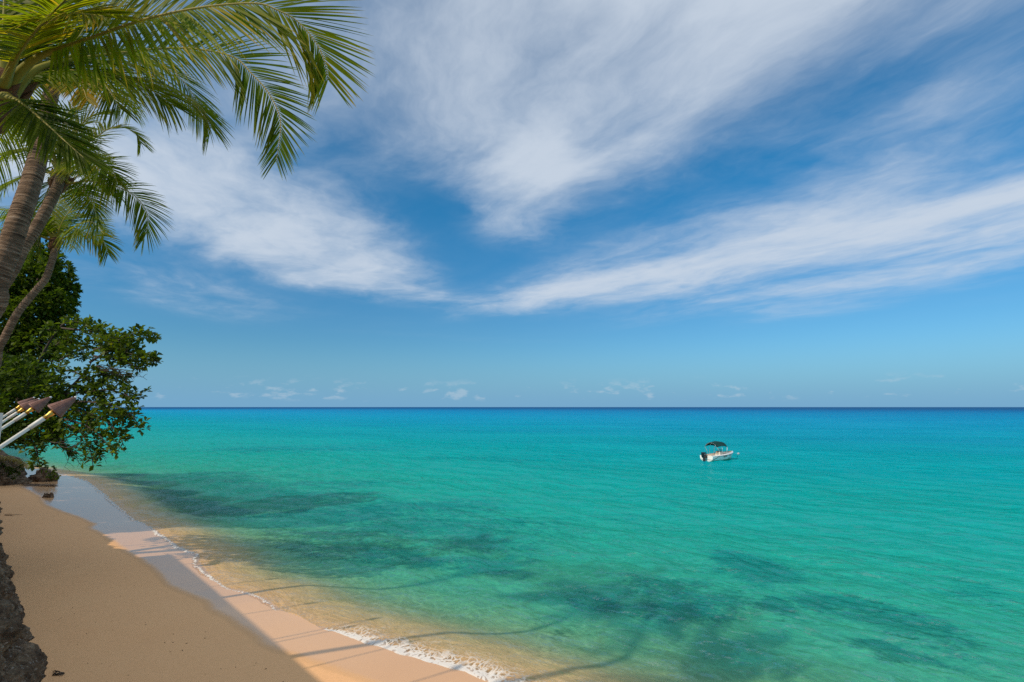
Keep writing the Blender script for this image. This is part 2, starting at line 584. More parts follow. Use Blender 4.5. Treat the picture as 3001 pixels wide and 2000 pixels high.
    fd = g.math('ADD', g.math('MULTIPLY', lace, 0.55), g.math('MULTIPLY', fn, 0.75))
    fm = g.maprange(g.math('ADD', fd, g.math('MULTIPLY', foam_a, 0.95)), 1.05, 1.62)
    fm = g.math('MULTIPLY', fm, 0.80)
    fo = g.n('ShaderNodeBsdfDiffuse')
    fo.inputs[0].default_value = (0.80, 0.76, 0.70, 1)
    fin = g.n('ShaderNodeMixShader')
    g.set(fin.inputs[0], fm)
    g.set(fin.inputs[1], su.outputs[0])
    g.set(fin.inputs[2], fo.outputs[0])
    g.out(fin.outputs[0])
    return m


def mat_rock():
    m, g = new_mat('coral_rock')
    p = g.pos()
    n1 = g.noise(g.mapping(p, scale=(1, 1, 1.8)), 2.2, 8, 0.68)
    n2 = g.noise(g.mapping(p, scale=(1, 1, 2.0)), 9.0, 6, 0.7)
    vo = g.n('ShaderNodeTexVoronoi')
    g.set(vo.inputs['Vector'], p)
    vo.inputs['Scale'].default_value = 7.0
    c = g.ramp(n1, [(0.30, (0.035, 0.022, 0.013)), (0.46, (0.13, 0.080, 0.048)), (0.58, (0.25, 0.165, 0.10)), (0.71, (0.44, 0.33, 0.23))])
    c = g.mix(g.maprange(n2, 0.55, 0.70, 0, 0.8), c, (0.52, 0.45, 0.38))
    c = g.mix(g.maprange(n2, 0.46, 0.30, 0, 0.8), c, (0.022, 0.017, 0.014))
    hb = g.math('ADD', n1, g.math('ADD', g.math('MULTIPLY', n2, 0.5), g.math('MULTIPLY', vo.outputs['Distance'], 0.25)))
    g.out(g.principled(c, 0.95, g.bump(hb, 1.0, 0.16), spec=0.15))
    return m


def mat_leaf(name, stops, gloss=0.35, trans=0.45, tcol=(0.9, 1.0, 0.35), rough=0.38):
    m, g = new_mat(name)
    c = g.ramp(g.attr('tone'), stops)
    pr = g.principled(c, rough, spec=gloss)
    tl = g.n('ShaderNodeBsdfTranslucent')
    g.set(tl.inputs[0], g.mix(1.0, g.mix(1.0, c, (2.2, 2.2, 2.2), 'MULTIPLY'), tcol, 'MULTIPLY'))
    mx = g.n('ShaderNodeMixShader')
    mx.inputs[0].default_value = trans
    g.set(mx.inputs[1], pr)
    g.set(mx.inputs[2], tl.outputs[0])
    g.out(mx.outputs[0])
    return m


def mat_simple(name, color, rough=0.5, metal=0.0, spec=0.5, var=0.12, scale=8.0, bump=0.0, coat=None):
    m, g = new_mat(name)
    p = g.n('ShaderNodeTexCoord').outputs['Object']
    n = g.noise(p, scale, 5, 0.6)
    d = tuple(max(0, x * (1 - 2.2 * var)) for x in color)
    c = g.mix(g.maprange(n, 0.35, 0.75), color, d)
    b = g.bump(n, bump, 0.02) if bump else None
    g.out(g.principled(c, rough, b, spec, metal, coat))
    return m


def mat_trunk(name, a, b, scale=1.0):
    m, g = new_mat(name)
    p = g.n('ShaderNodeTexCoord').outputs['Object']
    t = g.attr('tone')
    n = g.noise(g.mapping(p, scale=(1, 1, 0.5)), 6.0 * scale, 6, 0.65)
    n2 = g.noise(p, 26.0 * scale, 4, 0.65)
    c = g.mix(n, a, b)
    c = g.mix(g.maprange(g.math('ADD', t, g.math('MULTIPLY', g.math('SUBTRACT', n2, 0.5), 0.9)), 0.55, 0.95), c, (0.045, 0.03, 0.022))
    c = g.mix(g.maprange(n2, 0.58, 0.75, 0, 0.4), c, (0.36, 0.29, 0.23))
    g.out(g.principled(c, 0.9, g.bump(g.math('ADD', n2, n), 0.8, 0.03), spec=0.2))
    return m


def mat_palm_bark():
    """Ringed bark: the 'tone' value carries the length along the trunk in metres."""
    m, g = new_mat('palm_bark')
    p = g.n('ShaderNodeTexCoord').outputs['Object']
    t = g.attr('tone')
    cz = g.n('ShaderNodeCombineXYZ')
    g.set(cz.inputs[2], g.math('MULTIPLY', t, 30.0))
    v = g.vmath('ADD', g.vmath('SCALE', p, scale=2.2), cz.outputs[0])
    n1 = g.noise(v, 1.0, 5, 0.62, 0.25)
    v2 = g.vmath('ADD', g.vmath('SCALE', p, scale=7.0), g.vmath('SCALE', cz.outputs[0], scale=2.6))
    n2 = g.noise(v2, 1.0, 4, 0.62)
    blotch = g.noise(p, 2.2, 4, 0.6)
    c = g.ramp(g.math('ADD', g.math('MULTIPLY', n1, 0.6), g.math('MULTIPLY', n2, 0.4)), [(0.36, (0.035, 0.020, 0.012)), (0.47, (0.17, 0.105, 0.062)), (0.57, (0.34, 0.22, 0.14)), (0.68, (0.55, 0.42, 0.30))])
    c = g.mix(g.maprange(blotch, 0.42, 0.68, 0.0, 0.45), c, (0.15, 0.095, 0.060))
    g.out(g.principled(c, 0.92, g.bump(g.math('ADD', n1, g.math('MULTIPLY', n2, 0.6)), 1.0, 0.05), spec=0.15))
    return m


M_SAND, M_BED, M_SEA, M_ROCK = mat_sand(), mat_seabed(), mat_sea(), mat_rock()
M_FROND = mat_leaf('palm_leaflet', [(0.0, (0.028, 0.048, 0.003)), (0.45, (0.098, 0.128, 0.006)), (0.75, (0.195, 0.19, 0.008)), (1.0, (0.40, 0.23, 0.02))], 0.10, 0.50, rough=.5)
M_RACHIS = mat_leaf('palm_rachis', [(0.0, (0.17, 0.165, 0.018)), (0.3, (0.24, 0.20, 0.025)), (0.7, (0.42, 0.32, 0.10)), (1.0, (0.48, 0.36, 0.15))], 0.15, 0.06, rough=0.55)
M_FIBRE = mat_trunk('palm_fibre', (0.10, 0.045, 0.018), (0.20, 0.10, 0.045), 2.0)
M_TRUNK = mat_palm_bark()
M_BARK = mat_trunk('tree_bark', (0.06, 0.045, 0.035), (0.12, 0.09, 0.07))
M_TREE = mat_leaf('tree_leaf', [(0.0, (0.016, 0.032, 0.005)), (0.4, (0.045, 0.075, 0.007)), (0.8, (0.13, 0.165, 0.012)), (1.0, (0.22, 0.17, 0.03))], 0.18, 0.35, rough=.55)
M_TREE2 = mat_leaf('dense_tree_leaf', [(0.0, (0.016, 0.030, 0.004)), (0.45, (0.045, 0.075, 0.007)), (1.0, (0.14, 0.17, 0.012))], 0.12, 0.35, rough=.6)

# ------------------------------------------------------------------ beach and seabed
slopes = np.concatenate([np.linspace(1.15, 0.10, 420), np.linspace(0.0985, 0.012, 110), 7.0 / np.array([700., 900, 1300, 2000, 4000])])
X, Y, RR, F = polar(slopes, AZ)
s, fk, arc = sdist(X, Y, SHORE, FOAM_K)
wet, _, _ = sdist(X, Y, WET)
Z = bed_z(s)
near = np.exp(-(np.abs(s) / 25.0))
Z = Z + (fbm(X * .35, Y * .35, 4, 3) - .5) * .22 * smooth01(np.abs(s), 2, 14) * np.where(s > 0, 1.5, 0.6)
Z = Z + (fbm(X * 1.4, Y * 1.4, 4, 5) - .5) * .035 * smooth01(-s, 1.5, 5)
# reef: (x px, y px, half width px, half height px, strength) turned into ground ellipses
REEF = [(185, 478, 110, 12, 1.3), (260, 500, 150, 20, 1.35), (180, 505, 75, 20, 1.15), (215, 490, 110, 14, 1.3), (370, 545, 120, 16, .9), (420, 500, 120, 14, 1.0), (330, 478, 120, 6, .7), (400, 520, 100, 16, 1.0), (330, 530, 90, 15, .9), (480, 530, 60, 14, .95),
        (520, 535, 70, 14, .7), (300, 442, 130, 4, .9), (500, 449, 140, 3.5, .85), (450, 520, 150, 20, .75), (250, 424, 60, 1.4, .5), (600, 456, 80, 2.5, .5), (470, 505, 60, 8, .6),
        (560, 455, 100, 3, .55), (600, 590, 50, 14, .85), (655, 568, 50, 14, 1.0), (680, 600, 56, 20, 1.15), (755, 558, 46, 22, 1.25), (785, 600, 36, 14, 1.25), (700, 585, 70, 18, .9), (850, 597, 66, 14, 1.2), (905, 612, 70, 16, 1.0),
        (640, 505, 60, 9, .5), (895, 640, 66, 15, 1.15), (960, 640, 40, 10, .6), (1000, 585, 60, 16, .6), (960, 560, 45, 7, .5), (430, 555, 70, 10, .6), (560, 628, 50, 18, .5), (500, 570, 60, 10, .45), (840, 560, 60, 8, .4)]
def reef_field(X, Y, RR, s):
    reef = np.zeros(X.shape)
    wx = X + (fbm(X * .22, Y * .22, 4, 21) - .5) * 7 * np.clip(RR / 40, .25, 3)
    wy = Y + (fbm(X * .22, Y * .22, 4, 31) - .5) * 7 * np.clip(RR / 40, .25, 3)
    for (px, py, hw, hh, k) in REEF:
        c = ground(px, py, -1.0)
        a = ground(px + hw, py, -1.0)
        b0, b1 = ground(px, py + hh, -1.0), ground(px, max(py - hh, 409.5), -1.0)
        ex, ey = (a - c).length, (b1 - b0).length * .5
        v = Vector((c.x, c.y)).normalized()
        dx, dy = wx - c.x, wy - c.y
        du, dv = (dx * v.y - dy * v.x) / ex, (dx * v.x + dy * v.y) / ey
        reef = np.maximum(reef, k * (1 - smooth01(np.sqrt(du * du + dv * dv), 0.05, 1.3)))
    return reef * smooth01(s, 1.5, 4.0)


reef = reef_field(X, Y, RR, s)
Z = Z + np.where(s > 0, 1, 0) * reef * .22 * (fbm(X * .8, Y * .8, 4, 8))
V = np.stack([X, Y, Z], -1).reshape(-1, 3)
fs = s.reshape(-1)[F].mean(1)
sf, wf, rf = s.reshape(-1), wet.reshape(-1), reef.reshape(-1)


def submesh(name, keep, mat, attrs):
    Fk = F[keep]
    used = np.unique(Fk)
    remap = np.full(len(V), -1)
    remap[used] = np.arange(len(used))
    me = mesh(name, V[used], remap[Fk], {k: a[used] for k, a in attrs.items()})
    return tag(link(name, me, mat), kind='structure')


submesh('beach', (fs < 0.2) & (fs > -26), M_SAND, {'wet': np.where(sf > .3, 1.0, wf)})
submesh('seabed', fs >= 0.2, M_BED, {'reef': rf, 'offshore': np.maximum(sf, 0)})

# ------------------------------------------------------------------ sea surface
slopes_w = np.concatenate([np.linspace(0.80, 0.10, 360), np.linspace(0.0985, 0.002, 125), 7.0 / np.array([5000., 8000, 14000, 30000, 90000])])
X, Y, RR, F = polar(slopes_w, AZ)
s, fk, arc = sdist(X, Y, SHORE, FOAM_K)
edge = (fbm(arc * .9, arc * 0 + 3, 4, 77) - .5) * .35 + (fbm(X * 2.5, Y * 2.5, 3, 78) - .5) * .10
depth = np.maximum(-bed_z(s), 0)
dr = np.maximum(np.gradient(RR, axis=0), RR * (AZ[1] - AZ[0]))
Z = np.zeros(X.shape)
for k in range(34):
    lam = 0.45 * (11 ** RNG.random())
    th = R(222) + RNG.normal() * .55
    kx, ky = math.cos(th) * 2 * math.pi / lam, math.sin(th) * 2 * math.pi / lam
    amp = .0085 * lam ** .9 * (0.5 + RNG.random())
    ph = kx * X + ky * Y + RNG.random() * 6.28 + 2.2 * fbm(X * .3 / lam ** .5, Y * .3 / lam ** .5, 2, 100 + k)
    w = 1 - np.abs(np.sin(ph * .5))
    Z += amp * (w * 1.6 - .6) * smooth01(lam / np.maximum(dr, 1e-3), 2.0, 5.0)
Z *= (0.35 + 0.65 * smooth01(depth, .02, .6))
# a low swash lip running along the edge
lip = np.exp(-((s - .55 - edge) / .35) ** 2) * .06 * (0.4 + 0.8 * np.clip(fk, 0, 1))
Z = Z + lip + .012 - smooth01(-(s - edge), -.02, .45) * .22
thin = np.exp(-((s - edge - .06) / .07) ** 2)
wide = np.clip(fk, 0, 1) ** 1.3 * np.exp(-np.maximum(s - edge, 0) / (.15 + .75 * np.clip(fk, 0, 1) ** 1.5)) * (s - edge > -.15)
foam = np.clip(thin * .8 * (0.75 + .5 * fbm(X * 3, Y * 3, 3, 9)) + .85 * wide - .25 * (1 - np.clip(fk * 1.4, 0, 1)) * (1 - thin), 0, 1)
far_lip = np.exp(-((s - 1.3 - edge * 1.4) / .10) ** 2) * np.clip(fk, 0, 1) * .4 * (fk < .6)
foam = np.clip(foam + far_lip * (fbm(X * .8, Y * .8, 3, 19) > .5), 0, 1)
V = np.stack([X, Y, Z], -1).reshape(-1, 3)
fs = s.reshape(-1)[F].max(1)
keep = fs > -.55
Fk = F[keep]
used = np.unique(Fk)
remap = np.full(len(V), -1)
remap[used] = np.arange(len(used))
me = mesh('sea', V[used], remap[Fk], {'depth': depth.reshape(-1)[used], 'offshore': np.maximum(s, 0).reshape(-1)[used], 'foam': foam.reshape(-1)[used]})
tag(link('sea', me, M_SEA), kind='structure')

# ------------------------------------------------------------------ cliff, terrace and headland
CLIFF_D = Vector((-1, 1, 0)).normalized()      # along the coast
CLIFF_N = Vector((1, 1, 0)).normalized()       # out to sea


def cliff_face():
    U = np.linspace(2, 46, 900)
    Vv = np.linspace(0, 1, 110)
    UU, VV = np.meshgrid(U, Vv, indexing='ij')
    h = 5.2 * VV - .3
    foot = 1.55 + .55 * (fbm(UU * .35, UU * 0, 3, 40) - .5) * 2 - 0.7 * smooth01(UU, 19, 34)
    o = foot - VV ** .8 * 1.75 + .9 * (fbm(UU * .7, h * 1.1, 5, 41) - .5) + .55 * (fbm(UU * 1.8, h * 3.2, 5, 43, .6) - .5) + .22 * (fbm(UU * 6, h * 9, 4, 47, .6) - .5)
    o = np.where(VV > .97, o - (VV - .97) * 40, o)
    X = CLIFF_D.x * UU + CLIFF_N.x * o
    Y = CLIFF_D.y * UU + CLIFF_N.y * o
    n0, n1 = UU.shape
    idx = np.arange(n0 * n1).reshape(n0, n1)
    Fq = np.stack([idx[:-1, :-1], idx[1:, :-1], idx[1:, 1:], idx[:-1, 1:]], -1).reshape(-1, 4)
    return mesh('cliff', np.stack([X, Y, h], -1).reshape(-1, 3), Fq)


tag(link('cliff', cliff_face(), M_ROCK), 'dark pitted coral rock face at the landward edge of the sand', kind='structure')

M_SOIL = mat_simple('garden_soil', (0.12, 0.10, 0.06), 0.95, var=.2, scale=1.5, bump=.4)
M_WHITE = mat_simple('white_painted_wood', (0.80, 0.74, 0.64), 0.5, var=.05, scale=5)
M_DECK = mat_simple('terrace_boards', (0.30, 0.22, 0.15), 0.7, var=.15, scale=6)


def slab(name, u0, u1, o0, o1, z0, z1, mat, kind='structure'):
    b = MB()
    pts = []
    for z in (z0, z1):
        for (u, o) in ((u0, o0), (u1, o0), (u1, o1), (u0, o1)):
            q = CLIFF_D * u + CLIFF_N * o
            pts.append((q.x, q.y, z))
    b.add(pts, [(3, 2, 1, 0), (4, 5, 6, 7), (0, 1, 5, 4), (1, 2, 6, 5), (2, 3, 7, 6), (3, 0, 4, 7)])
    return tag(b.build(name, mat, smooth=False), kind=kind)


slab('terrace', -30, 30, -14, -0.45, 4.9, 5.55, M_DECK)
slab('headland', 30.1, 300, -220, -2.0, -2, 4.6, M_SOIL)

# ------------------------------------------------------------------ rocks
from mathutils import noise as mn


def rock_mesh(name, rx, ry, rz, seed, sub=4, rough=.35, flat=.35):
    import bmesh
    bm = bmesh.new()
    bmesh.ops.create_icosphere(bm, subdivisions=sub, radius=1)
    off = Vector((seed * 7.1, seed * 3.3, seed * 1.7))
    for v in bm.verts:
        d = v.co.copy()
        k = 1 + rough * mn.fractal(d * 1.3 + off, 1.0, 2.0, 4) + rough * .5 * mn.fractal(d * 4 + off, .8, 2.0, 4)
        z = d.z * rz * k
        if z < -flat * rz:
            z = -flat * rz + (z + flat * rz) * .2
        v.co = Vector((d.x * rx * k, d.y * ry * k, z))
    me = bpy.data.meshes.new(name)
    bm.to_mesh(me)
    bm.free()
    me.polygons.foreach_set('use_smooth', np.ones(len(me.polygons), dtype=bool))
    return me


def add_rock(name, px, py, size, seed, label, cat='rock', z=.45, sub=4, sink=.25, group=None, rough=.35):
    p = ground(px, py, z)
    o = link(name, rock_mesh(name, *size, seed, sub, rough), M_ROCK)
    o.location = (p.x, p.y, z + size[2] * .35 - sink * size[2])
    o.rotation_euler.z = seed * 1.3
    return tag(o, label, cat, group)


add_rock('shore_rock', -21, 482, (2.9, 2.2, 2.5), 3, 'large dark coral rock with dry grass on top, at the far end of the beach', 'rock', z=.7)
boulder = add_rock('boulder', 42.5, 481.0, (1.0, .9, .95), 5, 'brown boulder with a green shrub growing over it, in the wet sand', 'boulder', z=.25)
add_rock('beach_stone', 44.8, 498.8, (.17, .2, .36), 8, 'left one of two small dark stones standing in the wet sand', 'stone', z=.2, sub=3, group='two stones in the wet sand')
add_rock('beach_stone', 50.4, 498.5, (.17, .2, .36), 9, 'right one of two small dark stones standing in the wet sand', 'stone', z=.2, sub=3, group='two stones in the wet sand')
add_rock('ledge_rock', 35, 486.5, (1.6, .7, .22), 12, 'low flat rock ledge lying in the wet sand before the boulder', 'rock', z=.2, sub=3)


# ------------------------------------------------------------------ palms
def leaflet_geo(base, d, length, width, wdir, droop, seg=5):
    us = [0, .1, .34, .62, .84, 1.0]
    ws = [.35, .85, 1.0, .78, .45, .03]
    V = []
    side = wdir - d * wdir.dot(d)
    side.normalize()
    for u, w in zip(us, ws):
        p = base + d * (length * u) + Vector((0, 0, -1)) * (droop * length * u * u)
        p = p - d * (droop * droop * .35 * length * u * u)
        h = side * (width * w * .5)
        V += [p - h, p + h]
    F = [(2 * i, 2 * i + 1, 2 * i + 3, 2 * i + 2) for i in range(len(us) - 1)]
    return V, F


def make_frond(palm, pts, leaf=1.1, n=62, width=.035, droop=.35, bare=.16, r0=.03, single=False, tone=.5, limit=None, dihedral=10, roll=0.0, flare=1.6, prof=None, jit=2.6, ang=(68, 42), rnd=None, up=None):
    rnd = rnd or random
    inv = palm.location
    M = 64
    P, L = catmull(pts, M)
    b = MB()
    rad = [r0 * (1 - .86 * (i / (M - 1)) ** .7) for i in range(M)]
    for i in range(M // 4):
        rad[i] *= 1 + flare * (1 - i / (M / 4)) ** 1.6
    b.tube([p - inv for p in P], rad, 7, tone=[.15 + .7 * (i // 7) / M for i in range(7 * M)], flat=.75)
    fr = b.build('frond', M_RACHIS, palm)
    lb = MB()
    upv = Vector(up) if up else Vector((0, 0, 1))
    last_u = None
    jobs = []
    for k in range(n):
        t = bare + (1 - bare) * (k + .5) / n
        f = t * (M - 1)
        i = min(int(f), M - 2)
        p = P[i].lerp(P[i + 1], f - i)
        T = (P[min(i + 2, M - 1)] - P[max(i - 1, 0)]).normalized()
        Uv = upv - T * upv.dot(T)
        if Uv.length < .25 and last_u is not None:
            Uv = last_u - T * last_u.dot(T)
        Uv.normalize()
        if last_u is not None:
            Uv = (Uv * .5 + last_u * .5)
            Uv = (Uv - T * Uv.dot(T)).normalized()
        last_u = Uv.copy()
        if roll:
            Uv = (Matrix.Rotation(roll, 3, T) @ Uv)
        Sd = T.cross(Uv)
        x = (t - bare) / (1 - bare)
        ln = leaf * (np.interp(x, [0, .12, .4, .7, .9, 1], prof) if prof else 1) * (1 if prof else .55 + .45 * math.sin(math.pi * min(1, x * 1.4 + .18) * .62)) * (1 if prof else 1 - .62 * max(0, x - .45) ** 1.25 / .55 ** 1.25)
        A = R(ang[0] - ang[1] * x ** 1.1)
        for sg in (-1, 1):
            jx = rnd.gauss(0, 1)
            a2 = A + R(jit) * jx
            V_ = R(dihedral * (1 - x) + rnd.gauss(0, 5))
            d = (T * math.cos(a2) + (Sd * sg * math.cos(V_) + Uv * math.sin(V_)) * math.sin(a2)).normalized()
            wd = T + Uv * rnd.uniform(-.45, .45) + Sd * rnd.uniform(-.2, .2)
            dr_ = droop * (0.75 + .5 * rnd.random()) * (0.7 + .5 * (1 - x))
            V, F_ = leaflet_geo(p, d, ln * rnd.uniform(.9, 1.05), width * (1 - .35 * x), wd, dr_ * (1.3 if sg > 0 else .8))
            tn = min(1, max(0, tone + rnd.gauss(0, .13)))
            tl = [tn, tn, tn, tn, tn, tn, tn, tn, min(1, tn + .12), min(1, tn + .12), min(1, tn + .4), min(1, tn + .4)]
            jobs.append((V, F_, tl))
    if single:
        left = jobs if limit is None else jobs[:limit]
        for V, F_, tl in left:
            o_ = MB()
            base = V[0]
            o_.add([v - base for v in V], F_, tl)
            lf = o_.build('leaflet', M_FROND, fr)
            lf.location = base - inv
        rest = [] if limit is None else jobs[limit:]
    else:
        rest = jobs
    if rest:
        for V, F_, tl in rest:
            lb.add([v - inv for v in V], F_, tl)
        tag(lb.build('leaflets', M_FROND, fr), kind='stuff')
    return fr


def make_trunk(palm, pts, r_bottom, r_top, ring=.085, name='trunk'):
    inv = palm.location
    P, L = catmull(pts, 60)
    n = int(L / ring) * 4
    P, L = catmull(pts, n)
    rnd = random.Random(len(pts) * 13 + n)
    rad, tn = [], []
    for i in range(n):
        t = i / (n - 1)
        ph = (i % 4) / 4
        r = r_bottom + (r_top - r_bottom) * t ** .8
        r *= (1 + .045 * (1 - ph) * (1 if i % 4 else -.6)) * (1 + rnd.gauss(0, .008))
        rad.append(r)
        tn += [t * L] * 18
    b = MB()
    b.tube([p - inv for p in P], rad, 18, tone=tn)
    return b.build(name, M_TRUNK, palm)


def make_fibre(palm, c, axis, r, h, seed):
    """Brown woven sheath and old boots at the head of the trunk."""
    rnd = random.Random(seed)
    b = MB()
    inv = palm.location
    ax = Vector(axis).normalized()
    n, m = 16, 12
    o1 = ax.orthogonal().normalized()
    o2 = ax.cross(o1)
    V = []
    for i in range(m):
        t = i / (m - 1)
        for k in range(n):
            a = 2 * math.pi * k / n
            rr = r * (.75 + .5 * math.sin(math.pi * (t * .8 + .12))) * (1 + rnd.uniform(-.13, .13))
            V.append(Vector(c) - inv + ax * (h * (t - .5)) + (o1 * math.cos(a) + o2 * math.sin(a)) * rr)
    F_ = [(i * n + k, i * n + (k + 1) % n, (i + 1) * n + (k + 1) % n, (i + 1) * n + k) for i in range(m - 1) for k in range(n)]
    F_ += [tuple(reversed(range(n))), tuple((m - 1) * n + k for k in range(n))]
    b.add(V, F_, [rnd.uniform(.1, .9) for _ in V])
    for k in range(9):
        a = rnd.uniform(0, 6.28)
        d = (o1 * math.cos(a) + o2 * math.sin(a))
        p0 = Vector(c) - inv + ax * (h * rnd.uniform(-.45, .3)) + d * r * .8
        b.tube([p0, p0 + d * r * .5 + ax * h * .12, p0 + d * r * .75 + ax * h * .32], [r * .35, r * .24, r * .06], 6, tone=.5)
    return b.build('fibre_sheath', M_FIBRE, palm)


def arc_pts(c, az, el, L, sag, n=6):
    d = Vector((math.cos(az), math.sin(az), 0))
    pts = []
    x = z = 0.0
    e = el
    for i in range(n):
        pts.append(c + d * x + Vector((0, 0, z)))
        x += math.cos(e) * L / (n - 1)
        z += math.sin(e) * L / (n - 1)
        e -= sag / (n - 1)
    return pts


def palm_tree(base, label, group='coconut palms leaning over the beach'):
    return empty('palm_tree', base, label, 'palm tree', group)


def pxpts(lst):
    return [at(*q) for q in lst]


def fill_fronds(palm, c, n, L, seed, az_range, leaf, els=(-.1, 1.2), droop=.4, tone=.45, leafn=46, width=.035):
    rnd = random.Random(seed)
    for k in range(n):
        az = az_range[0] + (az_range[1] - az_range[0]) * (k + rnd.uniform(.2, .8)) / n
        el = rnd.uniform(*els)
        make_frond(palm, arc_pts(c, az, el, L * rnd.uniform(.85, 1.1), 1.3 + .5 * max(0, el)), leaf, leafn, width, droop, tone=tone + rnd.uniform(-.1, .1), rnd=rnd)


PROF = [.6, .95, 1.0, .88, .66, .46]

# A: the nearest palm, its head just inside the upper left corner
cA = at(-3, 88, 6.23)
pA = palm_tree((-6.9, 2.6, 5.5), 'nearest coconut palm, its big fronds arching over the top left corner')
make_trunk(pA, [(-6.9, 2.6, 5.4), (-7.1, 3.4, 7.6), (-6.9, 4.9, 9.5), cA + Vector((-.1, 0, -.45)), cA], .15, .11)
make_fibre(pA, cA + Vector((.02, -.03, -.18)), (.25, 0, 0.820), .17, .75, 4)
make_frond(pA, pxpts([(4, 95, 6.150), (12, 82, 6.134), (32, 61, 6.068), (59, 49, 5.986), (88, 39, 5.904), (147, 19, 5.740), (205, 7, 5.658), (257, 3.5, 5.658), (279, 11, 5.658),
                      (296, 20, 5.699), (312, 37, 5.740), (323, 56, 5.781), (328, 80, 5.822)]), 1.26, 134, .036, .10, .19, .034, single=True, tone=.60, up=(-.1, -.92, 0.312), dihedral=4, prof=[.6, 1.0, 1.05, .86, .52, .34], jit=2.0, ang=(61, 27))
make_frond(pA, pxpts([(8, 100, 6.191), (17, 88, 6.232), (32, 72, 6.314), (49, 64, 6.478), (69, 60, 6.642), (120, 53, 6.970), (180, 48, 7.216), (231, 56, 7.380), (252, 74, 7.380), (268, 92, 7.380),
                      (279, 114, 7.380), (280.5, 130, 7.380), (278, 150, 7.380), (276, 162, 7.380)]), 0.86, 104, .033, .16, .22, .030, single=True, limit=42, tone=.40, up=(-.1, -.9, 0.344), dihedral=4, prof=[.6, 1.0, 1.0, .88, .58, .38], jit=2.0, ang=(66, 34))
for pts, lf, tn, dr_ in (
        ([(6, 95, 6.2), (20, 80, 6.4), (50, 72, 6.6), (95, 72, 6.8), (140, 84, 7.0), (174, 106, 7.1)], .95, .45, .6),
        ([(6, 95, 6.232), (45, 82, 6.806), (100, 74, 7.544), (160, 84, 8.200), (200, 106, 8.528), (211, 128, 8.610)], 1.0, .5, .6),
        
        ([(2, 80, 6.150), (4, 20, 6.396), (10, -60, 6.560), (40, -140, 6.724)], 1.2, .5, .35),
        ([(4, 85, 6.150), (30, 30, 6.724), (70, 0, 7.380), (140, -20, 8.036), (210, -10, 8.446), (260, 25, 8.692)], 1.15, .5, .4),
        ([(4, 85, 6.068), (25, 45, 5.740), (60, 5, 5.412), (110, -40, 5.084)], 1.1, .62, .35),
        ([(4, 85, 6.232), (15, 40, 6.970), (30, 12, 7.790), (60, -2, 8.610), (110, 10, 9.430)], 1.15, .3, .4),
        ([(2, 85, 6.232), (8, 40, 6.560), (14, -10, 7.052), (50, -60, 7.626)], 1.15, .35, .4),
        ([(5, 88, 6.232), (35, 52, 6.888), (80, 28, 7.544), (140, 18, 8.200), (200, 30, 8.692)], 1.25, .28, .35),
        ([(4, 84, 6.232), (20, 34, 6.560), (52, -6, 7.052), (110, -34, 7.544), (180, -40, 8.036)], 1.25, .42, .35),
        ([(3, 86, 6.150), (14, 56, 5.904), (34, 30, 5.658), (70, 14, 5.412), (104, 16, 5.248)], 1.0, .7, .3),
        ([(6, 92, 6.232), (40, 76, 6.888), (86, 62, 7.708), (136, 66, 8.364), (176, 92, 8.856)], 1.1, .32, .5),
        ([(2, 90, 6.150), (-6, 60, 6.396), (6, 30, 6.724), (24, 6, 7.216)], 1.1, .3, .4),
        ([(3, 92, 6.232), (30, 66, 7.052), (66, 50, 7.872), (110, 48, 8.692), (150, 62, 9.348)], 1.1, .3, .5)):
    make_frond(pA, pxpts(pts), lf * .86, 78, .036, dr_ * .6, .17, .029, tone=tn, up=(0, -.6, 0.656), prof=PROF)
make_frond(pA, pxpts([(5, 96, 5.9), (20, 102, 5.75), (42, 120, 5.6), (66, 142, 5.45), (84, 158, 5.4)]), .72, 70, .032, .1, .15, .026, tone=.25, up=(0, -.6, .8), prof=PROF, ang=(38, 20))
fill_fronds(pA, cA, 4, 3.5, 5, (R(110), R(290)), .95)

# B: the thick leaning trunk
cB = at(58, 72, 10)
pB = palm_tree((-10.1, 7.2, 5.5), 'coconut palm with the thickest ringed trunk, its head hidden behind the nearest fronds')
make_trunk(pB, [(-10.1, 7.2, 5.4)] + pxpts([(-26, 330, 7.6), (-4, 282, 7.65), (9, 249, 7.75), (18.6, 220, 7.9), (29, 190, 8.2), (37, 161, 8.6), (44, 125, 9.2), (51, 95, 9.7), (57, 74, 10)]), .180, .110)
make_fibre(pB, cB + Vector((0, 0, -.1)), (.3, .1, 1), .15, .6, 9)
for pts, lf, tn, dr_ in (
        ([(58, 72, 10), (80, 52, 10.2), (130, 52, 10.4), (180, 78, 10.6), (206, 118, 10.8)], 1.1, .5, .55),
        ([(58, 74, 10), (80, 70, 9.8), (104, 84, 9.6), (120, 108, 9.5)], .9, .5, .5),
        ([(57, 72, 10), (75, 60, 11), (105, 66, 12), (125, 88, 12.8), (132, 112, 13.2)], 1.0, .45, .5),
        ([(58, 74, 10), (70, 76, 9.4), (82, 86, 9.0), (87, 100, 8.8)], .62, .9, .5),
        ([(55, 74, 10), (40, 66, 10.4), (20, 74, 10.8), (0, 96, 11.2), (-12, 122, 11.4)], 1.0, .4, .5),
        ([(55, 72, 10), (45, 50, 10.8), (25, 40, 11.6), (0, 48, 12.4)], 1.0, .35, .4),
        ([(56, 70, 10), (62, 40, 10.4), (80, 18, 11), (110, 8, 11.6)], 1.1, .4, .4)):
    make_frond(pB, pxpts(pts), lf * .92, 70, .036, dr_ * .6, .17, .03, tone=tn, up=(0, -.6, .8), prof=PROF)
fill_fronds(pB, cB, 2, 3.6, 15, (R(80), R(270)), 1.0)

